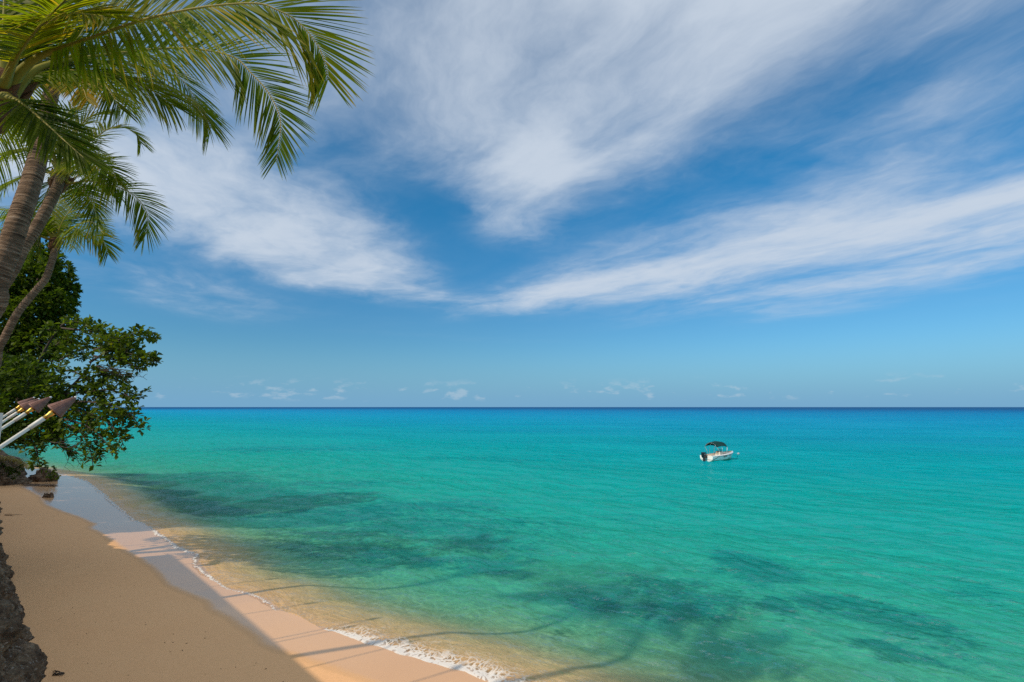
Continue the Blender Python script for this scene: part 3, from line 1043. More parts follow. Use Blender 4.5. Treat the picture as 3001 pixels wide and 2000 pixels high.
# C: the slimmer trunk behind it
cC = at(62, 172, 12)
pC = palm_tree((-13.2, 9.7, 5.5), 'slimmer coconut palm crossing behind the thick trunk, with a fresh green head')
make_trunk(pC, [(-13.2, 9.7, 5.4)] + pxpts([(-40, 345, 10.3), (0, 289, 10.4), (12.7, 269, 10.5), (23.5, 247, 10.7), (35, 230, 10.9), (47, 208, 11.2), (56, 190, 11.6), (61, 176, 12)]), .138, .10)
make_fibre(pC, at(60, 182, 12), (.25, .1, 1), .145, .42, 14)
for pts, lf, tn, dr_ in (
        ([(62, 178, 12), (70, 183, 11.9), (88, 181, 11.8), (108, 185, 11.8), (122, 188.5, 11.8), (137, 198, 11.8), (147, 213, 11.8), (147, 230, 11.8), (143, 240, 11.8)], .92, .45, .5),
        ([(63, 172, 12), (76, 152, 12.2), (98, 136, 12.5), (110, 128, 12.7), (122, 127, 12.9), (135, 133, 13.1), (141, 143, 13.2)], .9, .6, .3),
        ([(63, 174, 12), (80, 164, 11.7), (100, 162, 11.5), (112, 170, 11.4), (117, 182, 11.3)], .9, .45, .5),
        ([(62, 170, 12), (60, 142, 12.3), (66, 116, 12.7), (82, 98, 13.1)], 1.0, .5, .3),
        ([(63, 171, 12), (72, 140, 12), (88, 118, 12.1), (106, 112, 12.3)], .95, .55, .4),
        ([(60, 172, 12), (42, 152, 12.4), (16, 150, 12.8), (-12, 172, 13)], 1.0, .42, .5),
        ([(59, 175, 12), (38, 172, 12.5), (12, 182, 13), (-12, 202, 13.3)], 1.0, .35, .5),
        ([(60, 171, 12), (46, 140, 12.6), (20, 124, 13.2), (-10, 132, 13.6)], 1.0, .45, .4),
        ([(62, 178, 12.1), (80, 188, 12.8), (92, 202, 13.4), (98, 222, 13.8)], .85, .4, .5),
        ([(59, 178, 12.1), (50, 186, 12.8), (43, 202, 13.2), (38, 224, 13.4)], .85, .3, .5),
        ([(63, 175, 12), (84, 172, 12.8), (104, 180, 13.6), (118, 196, 14)], .85, .4, .5),
        ([(62, 173, 12), (78, 160, 11), (92, 160, 10.2), (100, 172, 9.8)], .85, .55, .5)):
    make_frond(pC, pxpts(pts), lf * .84, 70, .036, dr_ * .6, .15, .03, tone=tn, up=(0, -.75, .66), prof=PROF)
fill_fronds(pC, cC, 2, 3.4, 25, (R(90), R(260)), .95)

# D: the farthest palm, trunk swinging out in front of the round tree
cD = at(55, 241, 17)
pD = palm_tree((-18.6, 12.6, 5.5), 'farthest coconut palm, its thin trunk curving up before the dense round tree')
make_trunk(pD, [(-18.6, 12.6, 5.4)] + pxpts([(-28, 388, 15.4), (0, 345.6, 15.6), (9.8, 327, 15.7), (17.6, 313, 15.8), (27.4, 300.5, 16), (39, 287, 16.2), (46, 278, 16.4), (51, 264, 16.6), (53.4, 256, 16.8), (55, 246, 17)]), .13, .09)
make_fibre(pD, at(55, 244, 17), (.05, .1, 1), .13, .42, 24)
for pts, lf, tn, dr_ in (
        ([(56, 241, 17), (68, 236.5, 16.9), (83, 232.6, 16.8), (96, 235.5, 16.8), (104, 242, 16.8), (108, 254, 16.8)], .82, .55, .6),
        ([(56, 240, 17), (63, 221, 17), (72, 208, 17.2), (83, 192.5, 17.4), (95, 184, 17.7)], .95, .5, .35),
        ([(55, 239, 17), (56, 216, 17.3), (60, 200, 17.7), (72, 190, 18.2)], .95, .45, .35),
        ([(56, 240, 17), (70, 222, 17.6), (86, 214, 18.2), (100, 222, 18.6)], .9, .4, .5),
        ([(54, 241, 17), (47, 230, 17), (41, 233, 17), (37, 247, 17)], .85, .4, .6),
        ([(54, 240, 17), (45, 217, 17.3), (30, 206, 17.7), (10, 214, 18)], .95, .4, .5),
        ([(54, 240, 17), (40, 224, 16.6), (24, 224, 16.2), (8, 238, 16)], .9, .4, .5),
        ([(57, 241, 17), (76, 226, 16.5), (92, 222, 16.1), (104, 234, 15.8)], .85, .5, .6)):
    make_frond(pD, pxpts(pts), lf, 60, .042, dr_ * .6, .14, .028, tone=tn, up=(0, -.75, .66), prof=PROF)
fill_fronds(pD, cD, 4, 3.0, 35, (R(100), R(260)), .9)


# ------------------------------------------------------------------ broadleaf trees
def leaf_cloud(centres, normals, size, per, spread, rng, tone_base, tone_var, wide=.5):
    """Folded leaves fanned round each centre; returns verts, quads and tones."""
    C = np.repeat(centres, per, axis=0)
    N = np.repeat(normals, per, axis=0)
    T = np.repeat(tone_base, per)
    n = len(C)
    d = rng.normal(size=(n, 3)) * spread + N * .6
    d /= np.linalg.norm(d, axis=1, keepdims=True)
    up = np.tile(np.array([[0, 0, 1.0]]), (n, 1)) + rng.normal(size=(n, 3)) * .35
    sd = np.cross(d, up)
    sd /= np.linalg.norm(sd, axis=1, keepdims=True) + 1e-9
    nr = np.cross(sd, d)
    ln = size * rng.uniform(.6, 1.2, size=(n, 1))
    wd = ln * wide * .5
    a = C + d * ln * .12
    m1, m2 = C + d * ln * .66 - sd * wd + nr * ln * .10, C + d * ln * .66 + sd * wd + nr * ln * .10
    tip = C + d * ln - nr * ln * .08
    mid = C + d * ln * .6
    V = np.stack([a, m1, tip, m2], 1).reshape(-1, 3)
    F_ = np.arange(n * 4).reshape(n, 4)
    tn = np.clip(T + rng.normal(size=n) * tone_var, 0, 1)
    return V, F_, np.repeat(tn, 4)


def build_cloud(name, parts, mat, parent):
    Vs, Fs, Ts, b = [], [], [], 0
    for V, F_, t in parts:
        Vs.append(V)
        Fs.append(F_ + b)
        Ts.append(t)
        b += len(V)
    V = np.concatenate(Vs) - np.array(parent.location)[None]
    me = mesh(name, V, np.concatenate(Fs), {'tone': np.concatenate(Ts)}, smooth=False)
    return link(name, me, mat, parent)


rngE = np.random.default_rng(5)


def clump_tree(blobs, per_blob, leaf, tone, seed, depth_k=1.0, leaves=9):
    """blobs: (px, py, depth, radius px): puffs of leaf clusters, hollow inside, uneven outside."""
    rng = np.random.default_rng(seed)
    parts = []
    for (px, py, dp, rp) in blobs:
        c = np.array(at(px, py, dp))
        r = rp * dp / 512
        n = int(per_blob * (r / 1.2) ** 2)
        u = rng.normal(size=(n, 3))
        u /= np.linalg.norm(u, axis=1, keepdims=True)
        rad = r * (rng.uniform(.55, 1.0, size=(n, 1)) ** .5) * (1 + .18 * np.sin(u[:, :1] * 7 + px) * np.cos(u[:, 2:3] * 6 + py))
        cen = c + u * rad * np.array([1, depth_k, .9])
        tb = np.clip(tone + rng.normal(size=n) * .08, 0, 1)
        parts.append(leaf_cloud(cen, u, leaf, leaves, .8, rng, tb, .10, .5))
    return parts


# E: dense round tree behind the palms
pE = empty('dense_tree', (-33, 27, 4.6), 'dense round evergreen tree standing behind the curved thin palm trunk', 'tree')
E_BLOBS = [(40, 262, 30, 17), (56, 268, 29, 13), (30, 280, 29, 18), (62, 292, 29.5, 13), (48, 300, 28.5, 18), (66, 306, 30, 9), (12, 296, 29, 20), (30, 315, 28, 20),
           (58, 322, 29, 15), (64, 334, 29.5, 10), (8, 330, 28, 22), (40, 340, 28, 20), (55, 348, 29, 12), (18, 356, 28, 22), (-12, 300, 30, 26), (-15, 345, 29, 28), (45, 283, 31, 20),
           (47, 250, 30.5, 8), (30, 260, 31, 12), (68, 282, 30, 8), (-10, 380, 29, 25), (20, 382, 29, 18)]
build_cloud('crown', clump_tree(E_BLOBS, 190, .30, .5, 71), M_TREE2, pE)
b = MB()
trE = [Vector((-33, 27, 4.5)), Vector((-32.5, 27.3, 7)), at(18, 350, 29.5), at(30, 310, 29.5), at(40, 275, 30)]
b.tube([p - pE.location for p in catmull(trE, 20)[0]], [.42 - .017 * i for i in range(20)], 10)
for q in ((8, 320, 29), (55, 330, 29), (60, 290, 29.5), (20, 290, 29.5), (45, 300, 28.5)):
    P_ = catmull([at(22, 345, 29.5), at((22 + q[0]) / 2 + 3, (345 + q[1]) / 2, q[2] + .3), at(*q)], 10)[0]
    b.tube([p - pE.location for p in P_], [.16 - .013 * i for i in range(10)], 6)
b.build('trunk', M_BARK, pE)

# more of the same wood farther along the coast, outside the picture to the left
for k, (u_, o_, hh) in enumerate(((42, -7.0, 8.5), (46, -6.0, 9.0), (51, -6.5, 8.5), (58, -7.5, 9.5), (67, -8.0, 9.0), (78, -9.0, 10.0))):
    q = CLIFF_D * u_ + CLIFF_N * o_
    tr_ = empty('dense_tree', (q.x, q.y, 4.6), '%s dense evergreen tree of the coast wood, counted from the terrace, beyond the left edge' % ('first', 'second', 'third', 'fourth', 'fifth', 'last')[k], 'tree', 'trees of the coast wood')
    rng_ = np.random.default_rng(90 + k)
    u3 = rng_.normal(size=(1500, 3))
    u3 /= np.linalg.norm(u3, axis=1, keepdims=True)
    cen_ = np.array([q.x, q.y, 4.6 + hh * .58]) + u3 * rng_.uniform(.5, 1, size=(1500, 1)) ** .5 * np.array([4.6, 4.6, hh * .45])
    build_cloud('crown', [leaf_cloud(cen_, u3, .6, 6, .8, rng_, np.full(1500, .5), .1, .5)], M_TREE2, tr_)
    b = MB()
    b.tube([Vector((0, 0, -.2)), Vector((.2, .1, hh * .3)), Vector((.1, 0, hh * .75))], [.35, .28, .12], 8)
    b.build('trunk', M_BARK, tr_)

# F: sea almond reaching out over the water
pF = empty('sea_almond_tree', (-24.5, 20.5, 4.6), 'spreading sea almond tree with bare twigs, its boughs hanging over beach and water', 'tree')
rndF = random.Random(31)
limbs = []


def limb(pts, r0, r1, m=18):
    P_ = catmull(pxpts(pts), m)[0]
    limbs.append((P_, [r0 + (r1 - r0) * i / (m - 1) for i in range(m)]))
    return P_


# boughs drawn as lines through space, each with a spread of leaf rosettes round it
BOUGHS = [
    # (points, thickness, leaf spread (m), rosettes)
    ([(20, 440, 22), (50, 405, 21.5), (70, 388, 21), (88, 368, 20.6), (94, 355, 20.4)], .14, .0, 0),
    ([(20, 400, 22), (45, 350, 21.8), (62, 325, 21.6), (78, 322, 21.4), (92, 328, 21.3)], .08, .30, 60),
    ([(60, 328, 21.6), (80, 330, 21.3), (104, 333, 21.1), (122, 340, 21)], .05, .28, 55),
    ([(94, 350, 20.4), (112, 344, 20.3), (132, 334, 20.2), (146, 335, 20.2), (156, 339, 20.2)], .045, .20, 52),
    ([(90, 362, 20.5), (108, 352, 20.1), (125, 352, 19.9), (142, 358, 19.8), (159, 362, 19.7)], .05, .22, 62),
    ([(92, 340, 21), (112, 342, 20.6), (128, 345, 20.4), (138, 345, 20.3)], .03, .20, 34),
    ([(94, 356, 20.4), (115, 360, 20), (130, 364, 19.8), (140, 370, 19.7)], .04, .20, 40),
    ([(100, 345, 20.6), (115, 350, 20.4), (128, 356, 20.2)], .03, .30, 46),
    ([(70, 386, 21), (88, 378, 20.8), (105, 374, 20.6), (118, 380, 20.5), (126, 384, 20.4)], .04, .20, 40),
    ([(60, 360, 21.4), (75, 352, 21.2), (90, 346, 21.0)], .04, .28, 46),
    ([(56, 345, 21.6), (64, 340, 21.4), (70, 346, 21.3)], .04, .22, 22),
    ([(60, 395, 21.2), (85, 392, 20.6), (110, 390, 20.2), (128, 396, 20.0), (137, 404, 19.9)], .05, .30, 70),
    ([(60, 402, 21), (90, 402, 20.3), (115, 406, 19.9), (132, 416, 19.7), (141, 428, 19.6)], .05, .32, 90),
    ([(60, 410, 20.8), (85, 412, 20.2), (105, 420, 19.8), (118, 434, 19.5), (124, 446, 19.4)], .05, .30, 70),
    ([(60, 418, 20.8), (82, 424, 20.2), (98, 434, 19.8), (108, 446, 19.6), (113, 456, 19.5)], .04, .26, 46),
    ([(60, 422, 20.8), (78, 430, 20.2), (88, 444, 19.8), (92, 458, 19.6), (93, 466, 19.6)], .04, .22, 44),
    ([(40, 425, 21), (55, 434, 20.4), (66, 446, 20), (72, 458, 19.8)], .04, .26, 44),
    ([(25, 430, 21), (34, 444, 20.4), (38, 456, 20), (40, 468, 19.8)], .04, .22, 34),
    ([(100, 408, 20), (112, 412, 19.6), (122, 420, 19.4)], .03, .34, 46),
    ([(60, 370, 21.4), (75, 372, 21), (90, 382, 20.6), (100, 392, 20.4)], .04, .36, 60),
]
cents, norms, tones = [], [], []
twigs = MB()
for pts, th, sp, nr_ in BOUGHS:
    P_ = limb(pts, th, .012)
    for k in range(int(nr_ * (.72 if pts[-1][1] < 392 else .52))):
        t = rndF.random() ** .75
        f = (.18 + .82 * t) * (len(P_) - 1)
        i = min(int(f), len(P_) - 2)
        p = P_[i].lerp(P_[i + 1], f - i)
        off = Vector((rndF.gauss(0, 1), rndF.gauss(0, 1.3), rndF.gauss(.15, .75))) * sp * (1.15 - .6 * t)
        q = p + off
        twigs.tube([p - pF.location, p.lerp(q, .5) + Vector((0, 0, -.04)) - pF.location, q - pF.location], [.012, .009, .006], 4, cap=False)
        cents.append(q)
        norms.append((off.normalized() if off.length > .01 else Vector((0, 0, 1))) * .5 + Vector((0, 0, .5)))
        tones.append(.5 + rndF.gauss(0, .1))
# the crowded inner part of the crown
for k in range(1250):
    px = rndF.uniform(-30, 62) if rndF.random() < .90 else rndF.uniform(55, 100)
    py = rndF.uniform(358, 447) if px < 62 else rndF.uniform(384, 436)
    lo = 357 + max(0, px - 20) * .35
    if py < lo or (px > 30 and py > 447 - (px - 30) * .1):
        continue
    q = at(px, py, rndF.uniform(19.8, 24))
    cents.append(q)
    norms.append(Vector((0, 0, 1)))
    tones.append(.36 + rndF.gauss(0, .13))  # inner leaves toned darker: the shade within the crown put into their colour
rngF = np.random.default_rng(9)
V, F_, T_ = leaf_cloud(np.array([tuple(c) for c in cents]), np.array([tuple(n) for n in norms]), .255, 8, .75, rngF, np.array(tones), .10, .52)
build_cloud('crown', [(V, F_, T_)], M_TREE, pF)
b = MB()
trF = catmull([Vector((-24.5, 20.5, 4.5)), Vector((-23.2, 20.8, 5.6)), at(20, 440, 22)], 14)[0]
b.tube([p - pF.location for p in trF], [.30 - .012 * i for i in range(14)], 10)
b.tube([p - pF.location for p in catmull([Vector((-23.6, 20.7, 5.3)), at(5, 420, 23), at(20, 398, 22)], 10)[0]], [.2 - .01 * i for i in range(10)], 8)
b.build('trunk', M_BARK, pF)
for P_, rr in limbs:
    b = MB()
    b.tube([p - pF.location for p in P_], rr, 7)
    b.build('branch', M_BARK, pF)
# bare twigs
for k in range(46):
    x0, y0 = rndF.choice([(96, 366), (100, 370), (110, 368), (60, 446), (66, 448), (84, 446), (120, 372), (50, 442)])
    dp = 20.2 + rndF.uniform(-.5, .6)
    pts = [at(x0, y0, dp)]
    x, y, a = x0, y0, rndF.uniform(-.15, .75)
    for j in range(5):
        a += rndF.gauss(0, .28) + .05
        x += math.cos(a) * rndF.uniform(4.5, 8)
        y += math.sin(a) * rndF.uniform(3, 6)
        dp += rndF.gauss(0, .1)
        pts.append(at(x, y, dp))
        if rndF.random() < .6:
            e = at(x + rndF.uniform(2, 7), y + rndF.uniform(-5, 6), dp + rndF.gauss(0, .15))
            twigs.tube([pts[-1] - pF.location, pts[-1].lerp(e, .5) + Vector((0, 0, .03)) - pF.location, e - pF.location], [.008, .006, .004], 4, cap=False)
    twigs.tube([p - pF.location for p in pts], [.018, .014, .011, .009, .007, .005], 5, cap=False)
twigs.build('twigs', M_BARK, pF)['kind'] = 'stuff'

# shrub on the far rock and on the boulder
M_DRY = mat_leaf('dry_grass', [(0.0, (0.10, 0.09, 0.02)), (0.6, (0.26, 0.19, 0.04)), (1.0, (0.40, 0.27, 0.07))], .2, .3)


def grass_tuft(name, centre_fn, n, hgt, label, cat, seed):
    rnd = random.Random(seed)
    b0 = centre_fn(rnd)
    root = empty(name, b0, label, cat)
    b = MB()
    for k in range(n):
        p = centre_fn(rnd)
        a = rnd.uniform(0, 6.28)
        d = Vector((math.cos(a), math.sin(a), rnd.uniform(.5, 1.5))).normalized()
        V, F_ = leaflet_geo(p - root.location, d, hgt * rnd.uniform(.5, 1.2), .05, Vector((-d.y, d.x, 0)), .55)
        b.add(V, F_, rnd.uniform(.1, .95))
    tag(b.build('blades', M_DRY, root), kind='stuff')
    return root


def rock_top(rnd):
    q = at(rnd.uniform(-6, 27), 0, 1)
    t = rnd.random()
    return at(-4 + 31 * t, 458 + 9 * (t ** 3) + rnd.uniform(-1, 3), 43.6 + rnd.uniform(-.8, 1.5))


grass_tuft('dry_grass', rock_top, 420, .9, 'yellowed grass tuft covering the top of the far beach rock', 'grass', 3)
bs = empty('boulder_shrub', at(52, 473, 45.5), 'small green shrub growing on the right side of the boulder', 'shrub')
build_cloud('foliage', clump_tree([(50, 470, 45.6, 3.2), (53.5, 476, 45.2, 3.6), (56.5, 474, 45.2, 2.6)], 100, .30, .5, 81, leaves=7), M_TREE, bs)
b = MB()
for q in ((50, 469, 46), (55, 475, 45.5), (58, 475, 45.5)):
    b.tube([at(51, 481, 46) - bs.location, at((51 + q[0]) / 2, (481 + q[1]) / 2, 46) - bs.location, at(*q) - bs.location], [.05, .035, .02], 5)
b.build('stem', M_BARK, bs)
rs = empty('rock_shrub', at(18, 466, 44), 'dark green creeper hanging down the face of the far beach rock', 'shrub')
build_cloud('foliage', clump_tree([(21, 469, 43.4, 3.5), (6, 471, 43.4, 4.5), (14, 475, 43.2, 3.5), (-2, 466, 43.4, 5)], 90, .30, .42, 83, leaves=7), M_TREE2, rs)

# ------------------------------------------------------------------ torches along the terrace
M_COPPER = mat_simple('aged_copper', (0.25, 0.125, 0.095), .55, .35, .5, .18, 14)
M_BRASS = mat_simple('brass', (0.72, 0.42, 0.09), .3, .9, .5, .1, 10)
M_TIP = mat_simple('bright_steel', (0.8, 0.78, 0.74), .25, .7, .5, .05)
LEAN = Vector((.7071 * math.cos(R(43)), .7071 * math.cos(R(43)), math.sin(R(43))))


def lathe(b, base, axis, prof, n=20, tone=.5, closed=False):
    axis = axis.normalized()
    o1 = axis.orthogonal().normalized()
    o2 = axis.cross(o1)
    V = []
    for (h, r) in prof:
        for k in range(n):
            a = 2 * math.pi * k / n
            V.append(base + axis * h + (o1 * math.cos(a) + o2 * math.sin(a)) * r)
    m = len(prof)
    F_ = [(i * n + k, i * n + (k + 1) % n, (i + 1) * n + (k + 1) % n, (i + 1) * n + k) for i in range(m - 1) for k in range(n)]
    if closed:
        F_ += [tuple(reversed(range(n))), tuple((m - 1) * n + k for k in range(n))]
    b.add(V, F_, tone)


def make_torch(neck, label):
    """neck: where the copper head begins, on the pole's axis."""
    L = 2.35
    root = empty('torch', neck - LEAN * L, label, 'torch', 'torches leaning out from the terrace')
    Z0 = Vector((0, 0, 0))
    b = MB()
    b.tube([Z0, LEAN * (L * .5), LEAN * (L - .16)], [.025, .0245, .024], 14)
    b.build('pole', M_WHITE, root)
    b = MB()
    lathe(b, LEAN * (L - .30), LEAN, [(0, .025), (.0, .030), (.18, .030), (.185, .026)], 16)
    b.build('collar', M_WHITE, root)
    b = MB()
    lathe(b, LEAN * (L - .12), LEAN, [(0, .0), (.0, .030), (.05, .028), (.09, .038), (.14, .040), (.14, 0.0)], 16)
    b.build('brass_neck', M_BRASS, root)
    b = MB()
    lathe(b, LEAN * (L + .005), LEAN, [(0, .02), (0, .108), (.012, .113), (.012, .113), (.275, .022), (.285, .016)], 24)
    b.build('copper_head', M_COPPER, root, smooth=False)
    b = MB()
    for k in range(8):
        a = 2 * math.pi * k / 8
        o1 = LEAN.orthogonal().normalized()
        o2 = LEAN.cross(o1)
        d = o1 * math.cos(a) + o2 * math.sin(a)
        b.tube([LEAN * (L + .017) + d * .113, LEAN * (L + .28) + d * .022], [.0035, .0025], 4)
    b.build('seam', M_COPPER, root)
    b = MB()
    lathe(b, LEAN * (L + .275), LEAN, [(0, 0), (0, .020), (.035, .017), (.035, 0)], 12)
    b.build('burner_tip', M_TIP, root)
    return root


T_LABELS = ['nearest white poled torch, its copper cone and bright tip standing clear of the others',
            'second nearest white poled torch, its copper cone partly covering the next one',
            'third white poled torch from the front, its copper cone half hidden by the second',
            'farthest white poled torch in view, its thin pole topmost in the row']
for (px, py, dp), lab in zip(((53.5, 412.0, 6.9), (33.0, 408.6, 9.0), (23.6, 408.6, 10.6), (20.8, 405.8, 12.4)), T_LABELS):
    make_torch(at(px, py, dp), lab)
for k, u in enumerate((17.0, 20.0, 24.0, 28.0, 33.0)):
    q = CLIFF_D * u + CLIFF_N * (-.30)
    make_torch(Vector((q.x, q.y, 6.9)), '%s white poled torch beyond the four in view, along the terrace' % ('first', 'second', 'third', 'fourth', 'last')[k])

# white post at the left edge
wp = empty('railing_post', at(-1.5, 470, 8.2), 'white square railing post at the left edge, behind the nearest torch pole', 'post')
p1, p0 = at(-1.0, 413, 8.2), at(-1.5, 470, 8.2)
b = MB()
rz = Matrix.Rotation(R(45), 3, 'Z')
h = p1.z - 5.5
b.box(Vector((p1.x, p1.y, 5.5 + h / 2)) - wp.location, (.10, .16, h), rz)
b.build('shaft', M_WHITE, wp, smooth=False)

# ------------------------------------------------------------------ boat
M_GEL = mat_simple('white_gelcoat', (0.90, 0.88, 0.83), .25, 0, .5, .02, 3, coat=.5)
M_CREAM = mat_simple('cream_liner', (0.86, 0.74, 0.60), .5, 0, .4, .05, 3)
M_CANVAS = mat_simple('dark_green_canvas', (0.006, 0.050, 0.048), .85, 0, .2, .2, 6)
M_BLACK = mat_simple('black_plastic', (0.010, 0.012, 0.018), .3, 0, .5, .1, 6)
M_STEEL = mat_simple('boat_steel', (0.75, 0.76, 0.76), .25, .6, .5, .05)
M_STRIPE = mat_simple('dark_rub_rail', (0.012, 0.030, 0.030), .5)
M_BUOY = mat_simple('grey_buoy', (0.50, 0.52, 0.52), .5, var=.2)
M_SEAT = mat_simple('tan_cushion', (0.55, 0.42, 0.30), .7)

bp = ground(719, 459.8)
boat = empty('motor_boat', (bp.x, bp.y, 0), 'small white motor boat with dark green canopy and black outboard, moored on the turquoise sea', 'boat')
boat.rotation_euler.z = math.atan2(.517, .856)
boat.scale = (1.08, 1.08, 1.08)
# stations: x, half beam at gunwale, gunwale z, half beam at chine, chine z, keel z
ST = [(-2.35, .92, .62, .84, .10, -.18), (-1.6, .97, .64, .88, .10, -.20), (-.6, 1.0, .68, .90, .12, -.22), (.5, .98, .74, .84, .17, -.22), (1.3, .86, .80, .66, .26, -.18),
      (1.9, .64, .86, .42, .38, -.08), (2.35, .34, .91, .18, .54, .16), (2.6, .05, .95, .02, .74, .50)]


def gun(i, sg, f=1.0):
    """Point on the hull side of station i: f = 0 at the chine, 1 at the gunwale."""
    x, gb, gz, cb, cz, kz = ST[i]
    bulge = .03 * math.sin(math.pi * f)
    return Vector((x + .12 * f * (i == 7), sg * (cb + (gb - cb) * f + bulge), cz + (gz - cz) * f))


b = MB()
rows = []
for i in range(8):
    x, gb, gz, cb, cz, kz = ST[i]
    row = [gun(i, -1, f) for f in (1, .66, .33, 0)] + [Vector((x, 0, kz))] + [gun(i, 1, f) for f in (0, .33, .66, 1)]
    rows.append(row)
nV = 9
V = [p for r_ in rows for p in r_]
F_ = [(i * nV + k, i * nV + k + 1, (i + 1) * nV + k + 1, (i + 1) * nV + k) for i in range(7) for k in range(nV - 1)]
F_.append(tuple(range(nV)))                     # transom
F_.append(tuple(reversed([7 * nV + k for k in range(nV)])))
b.add(V, F_)
b.build('hull', M_GEL, boat, smooth=False)
# rolled gunwale cap
b = MB()
for sg in (-1, 1):
    outer = [gun(i, sg, 1) + Vector((0, sg * .02, .012)) for i in range(8)]
    inner = [Vector((p.x - (.15 if i == 7 else .02), p.y - sg * min(.20, abs(p.y) * .8), p.z + .03)) for i, p in enumerate(outer)]
    low = [p + Vector((0, 0, -.07)) for p in outer]
    V = outer + inner + low
    F_ = [(i, i + 1, 8 + i + 1, 8 + i) for i in range(7)] + [(16 + i, 16 + i + 1, i + 1, i) for i in range(7)]
    b.add(V, F_)
b.build('gunwale', M_GEL, boat)
# cockpit liner: sole, inner sides, transom bulkhead
b = MB()
for sg in (-1, 1):
    top = [Vector((p.x, sg * max(abs(p.y) - .20, .0), p.z + .028)) for p in [gun(i, sg, 1) for i in range(6)]]
    bot = [Vector((p.x, p.y * .88, .22)) for p in top]
    b.add(top + bot, [(i, i + 1, 6 + i + 1, 6 + i) for i in range(5)])
L6 = [gun(i, 1, 1) for i in range(6)]
sole = [Vector((p.x, (p.y - .20) * .88, .22)) for p in L6] + [Vector((p.x, -(p.y - .20) * .88, .22)) for p in L6]
b.add(sole, [(i, i + 1, 6 + i + 1, 6 + i) for i in range(5)])
b.build('cockpit_liner', M_CREAM, boat, smooth=False)
b = MB()
bow = [gun(i, 1, 1) for i in range(4, 8)]
b.add([Vector((p.x, max(p.y - .12, 0), p.z - .06)) for p in bow] + [Vector((p.x, -max(p.y - .12, 0), p.z - .06)) for p in bow] + [Vector((bow[0].x, .74, .22)), Vector((bow[0].x, -.74, .22))],
      [(i, i + 1, 4 + i + 1, 4 + i) for i in range(3)] + [(0, 4, 9, 8)])
b.build('bow_deck', M_CREAM, boat, smooth=False)
b = MB()
b.box((-2.12, 0, .42), (.36, 1.55, .42))
b.build('stern_bench', M_GEL, boat, smooth=False)
b = MB()
b.box((-1.92, 0, .66), (.42, 1.3, .09))
b.build('cushion', M_SEAT, boat, smooth=False)
# dark line: along the gunwale, down the quarter, across the transom
b = MB()
for sg in (-1, 1):
    line = [gun(i, sg, .86) + Vector((0, sg * .012, 0)) for i in range(7, 1, -1)]
    a, c = gun(1, sg, .86), gun(0, sg, .15)
    line += [a.lerp(gun(2, sg, .86), .35) + Vector((0, sg * .012, 0)), gun(1, sg, .48) + Vector((-.1, sg * .012, 0)), gun(0, sg, .12) + Vector((.12, sg * .012, 0)), gun(0, sg, .10) + Vector((-.012, sg * .01, 0))]
    b.tube(line, .026, 6)
b.tube([gun(0, -1, .10) + Vector((-.012, 0, 0)), gun(0, 1, .10) + Vector((-.012, 0, 0))], .022, 6)
b.build('rub_stripe', M_STRIPE, boat)
# console with windscreen and wheel
b = MB()
V = [(-.25, -.34, .22), (.45, -.34, .22), (.45, .34, .22), (-.25, .34, .22), (-.15, -.32, .98), (.30, -.32, 1.06), (.30, .32, 1.06), (-.15, .32, .98)]
b.add([Vector(v) for v in V], [(3, 2, 1, 0), (4, 5, 6, 7), (0, 1, 5, 4), (1, 2, 6, 5), (2, 3, 7, 6), (3, 0, 4, 7)])
con = b.build('console', M_CREAM, boat, smooth=False)
b = MB()
b.box((-.02, 0, 1.035), (.22, .5, .05), Matrix.Rotation(R(-12), 3, 'Y'))
b.build('dash_panel', M_BLACK, con, smooth=False)
b = MB()
ring = [Vector((-.30 + .05 * math.sin(a), .20 * math.cos(a), .92 + .19 * math.sin(a))) for a in [2 * math.pi * k / 16 for k in range(17)]]
b.tube(ring, .022, 6, cap=False)
for k in range(3):
    b.tube([Vector((-.27, 0, .92)), ring[k * 5]], .016, 5)
b.tube([Vector((-.16, 0, .94)), Vector((-.29, 0, .92))], .03, 6)
b.build('steering_wheel', M_BLACK, con)
mgl, gg = new_mat('clear_windscreen')
gg.out(gg.principled((0.75, 0.85, 0.85), .05))
_pr = [n_ for n_ in mgl.node_tree.nodes if n_.type == 'BSDF_PRINCIPLED'][0]
_pr.inputs['Transmission Weight'].default_value = .85
b = MB()
b.box((.24, 0, 1.22), (.015, .60, .36), Matrix.Rotation(R(-20), 3, 'Y'))
b.build('windscreen', mgl, con, smooth=False)
b = MB()
b.box((-.80, 0, .36), (.34, .50, .28))
b.build('helm_seat', M_CREAM, boat, smooth=False)
b = MB()
b.box((-.80, 0, .54), (.36, .52, .08))
b.build('seat_cushion', M_SEAT, boat, smooth=False)
# bimini: cloth on three bows
b = MB()
nx, ny = 13, 9
V, T2 = [], []
for layer in (0, .02):
    for i in range(nx):
        u = i / (nx - 1)
        for j in range(ny):
            v = j / (ny - 1) * 2 - 1
            z = 2.18 + .12 * math.sin(math.pi * u) - .38 * v * v - .16 * abs(v) ** 4 - .03 * abs(math.sin(2 * math.pi * u)) * (1 - abs(v)) - layer
            V.append(Vector((-1.45 + 2.0 * u, v * .88, z)))
o = nx * ny
F_ = [(i * ny + j, (i + 1) * ny + j, (i + 1) * ny + j + 1, i * ny + j + 1) for i in range(nx - 1) for j in range(ny - 1)]
F_ += [tuple(o + k for k in reversed(q)) for q in F_]
rim = [i * ny for i in range(nx)] + [(nx - 1) * ny + j for j in range(1, ny)] + [i * ny + ny - 1 for i in range(nx - 2, -1, -1)] + [j for j in range(ny - 2, 0, -1)]
F_ += [(rim[k], rim[(k + 1) % len(rim)], o + rim[(k + 1) % len(rim)], o + rim[k]) for k in range(len(rim))]
b.add(V, F_)
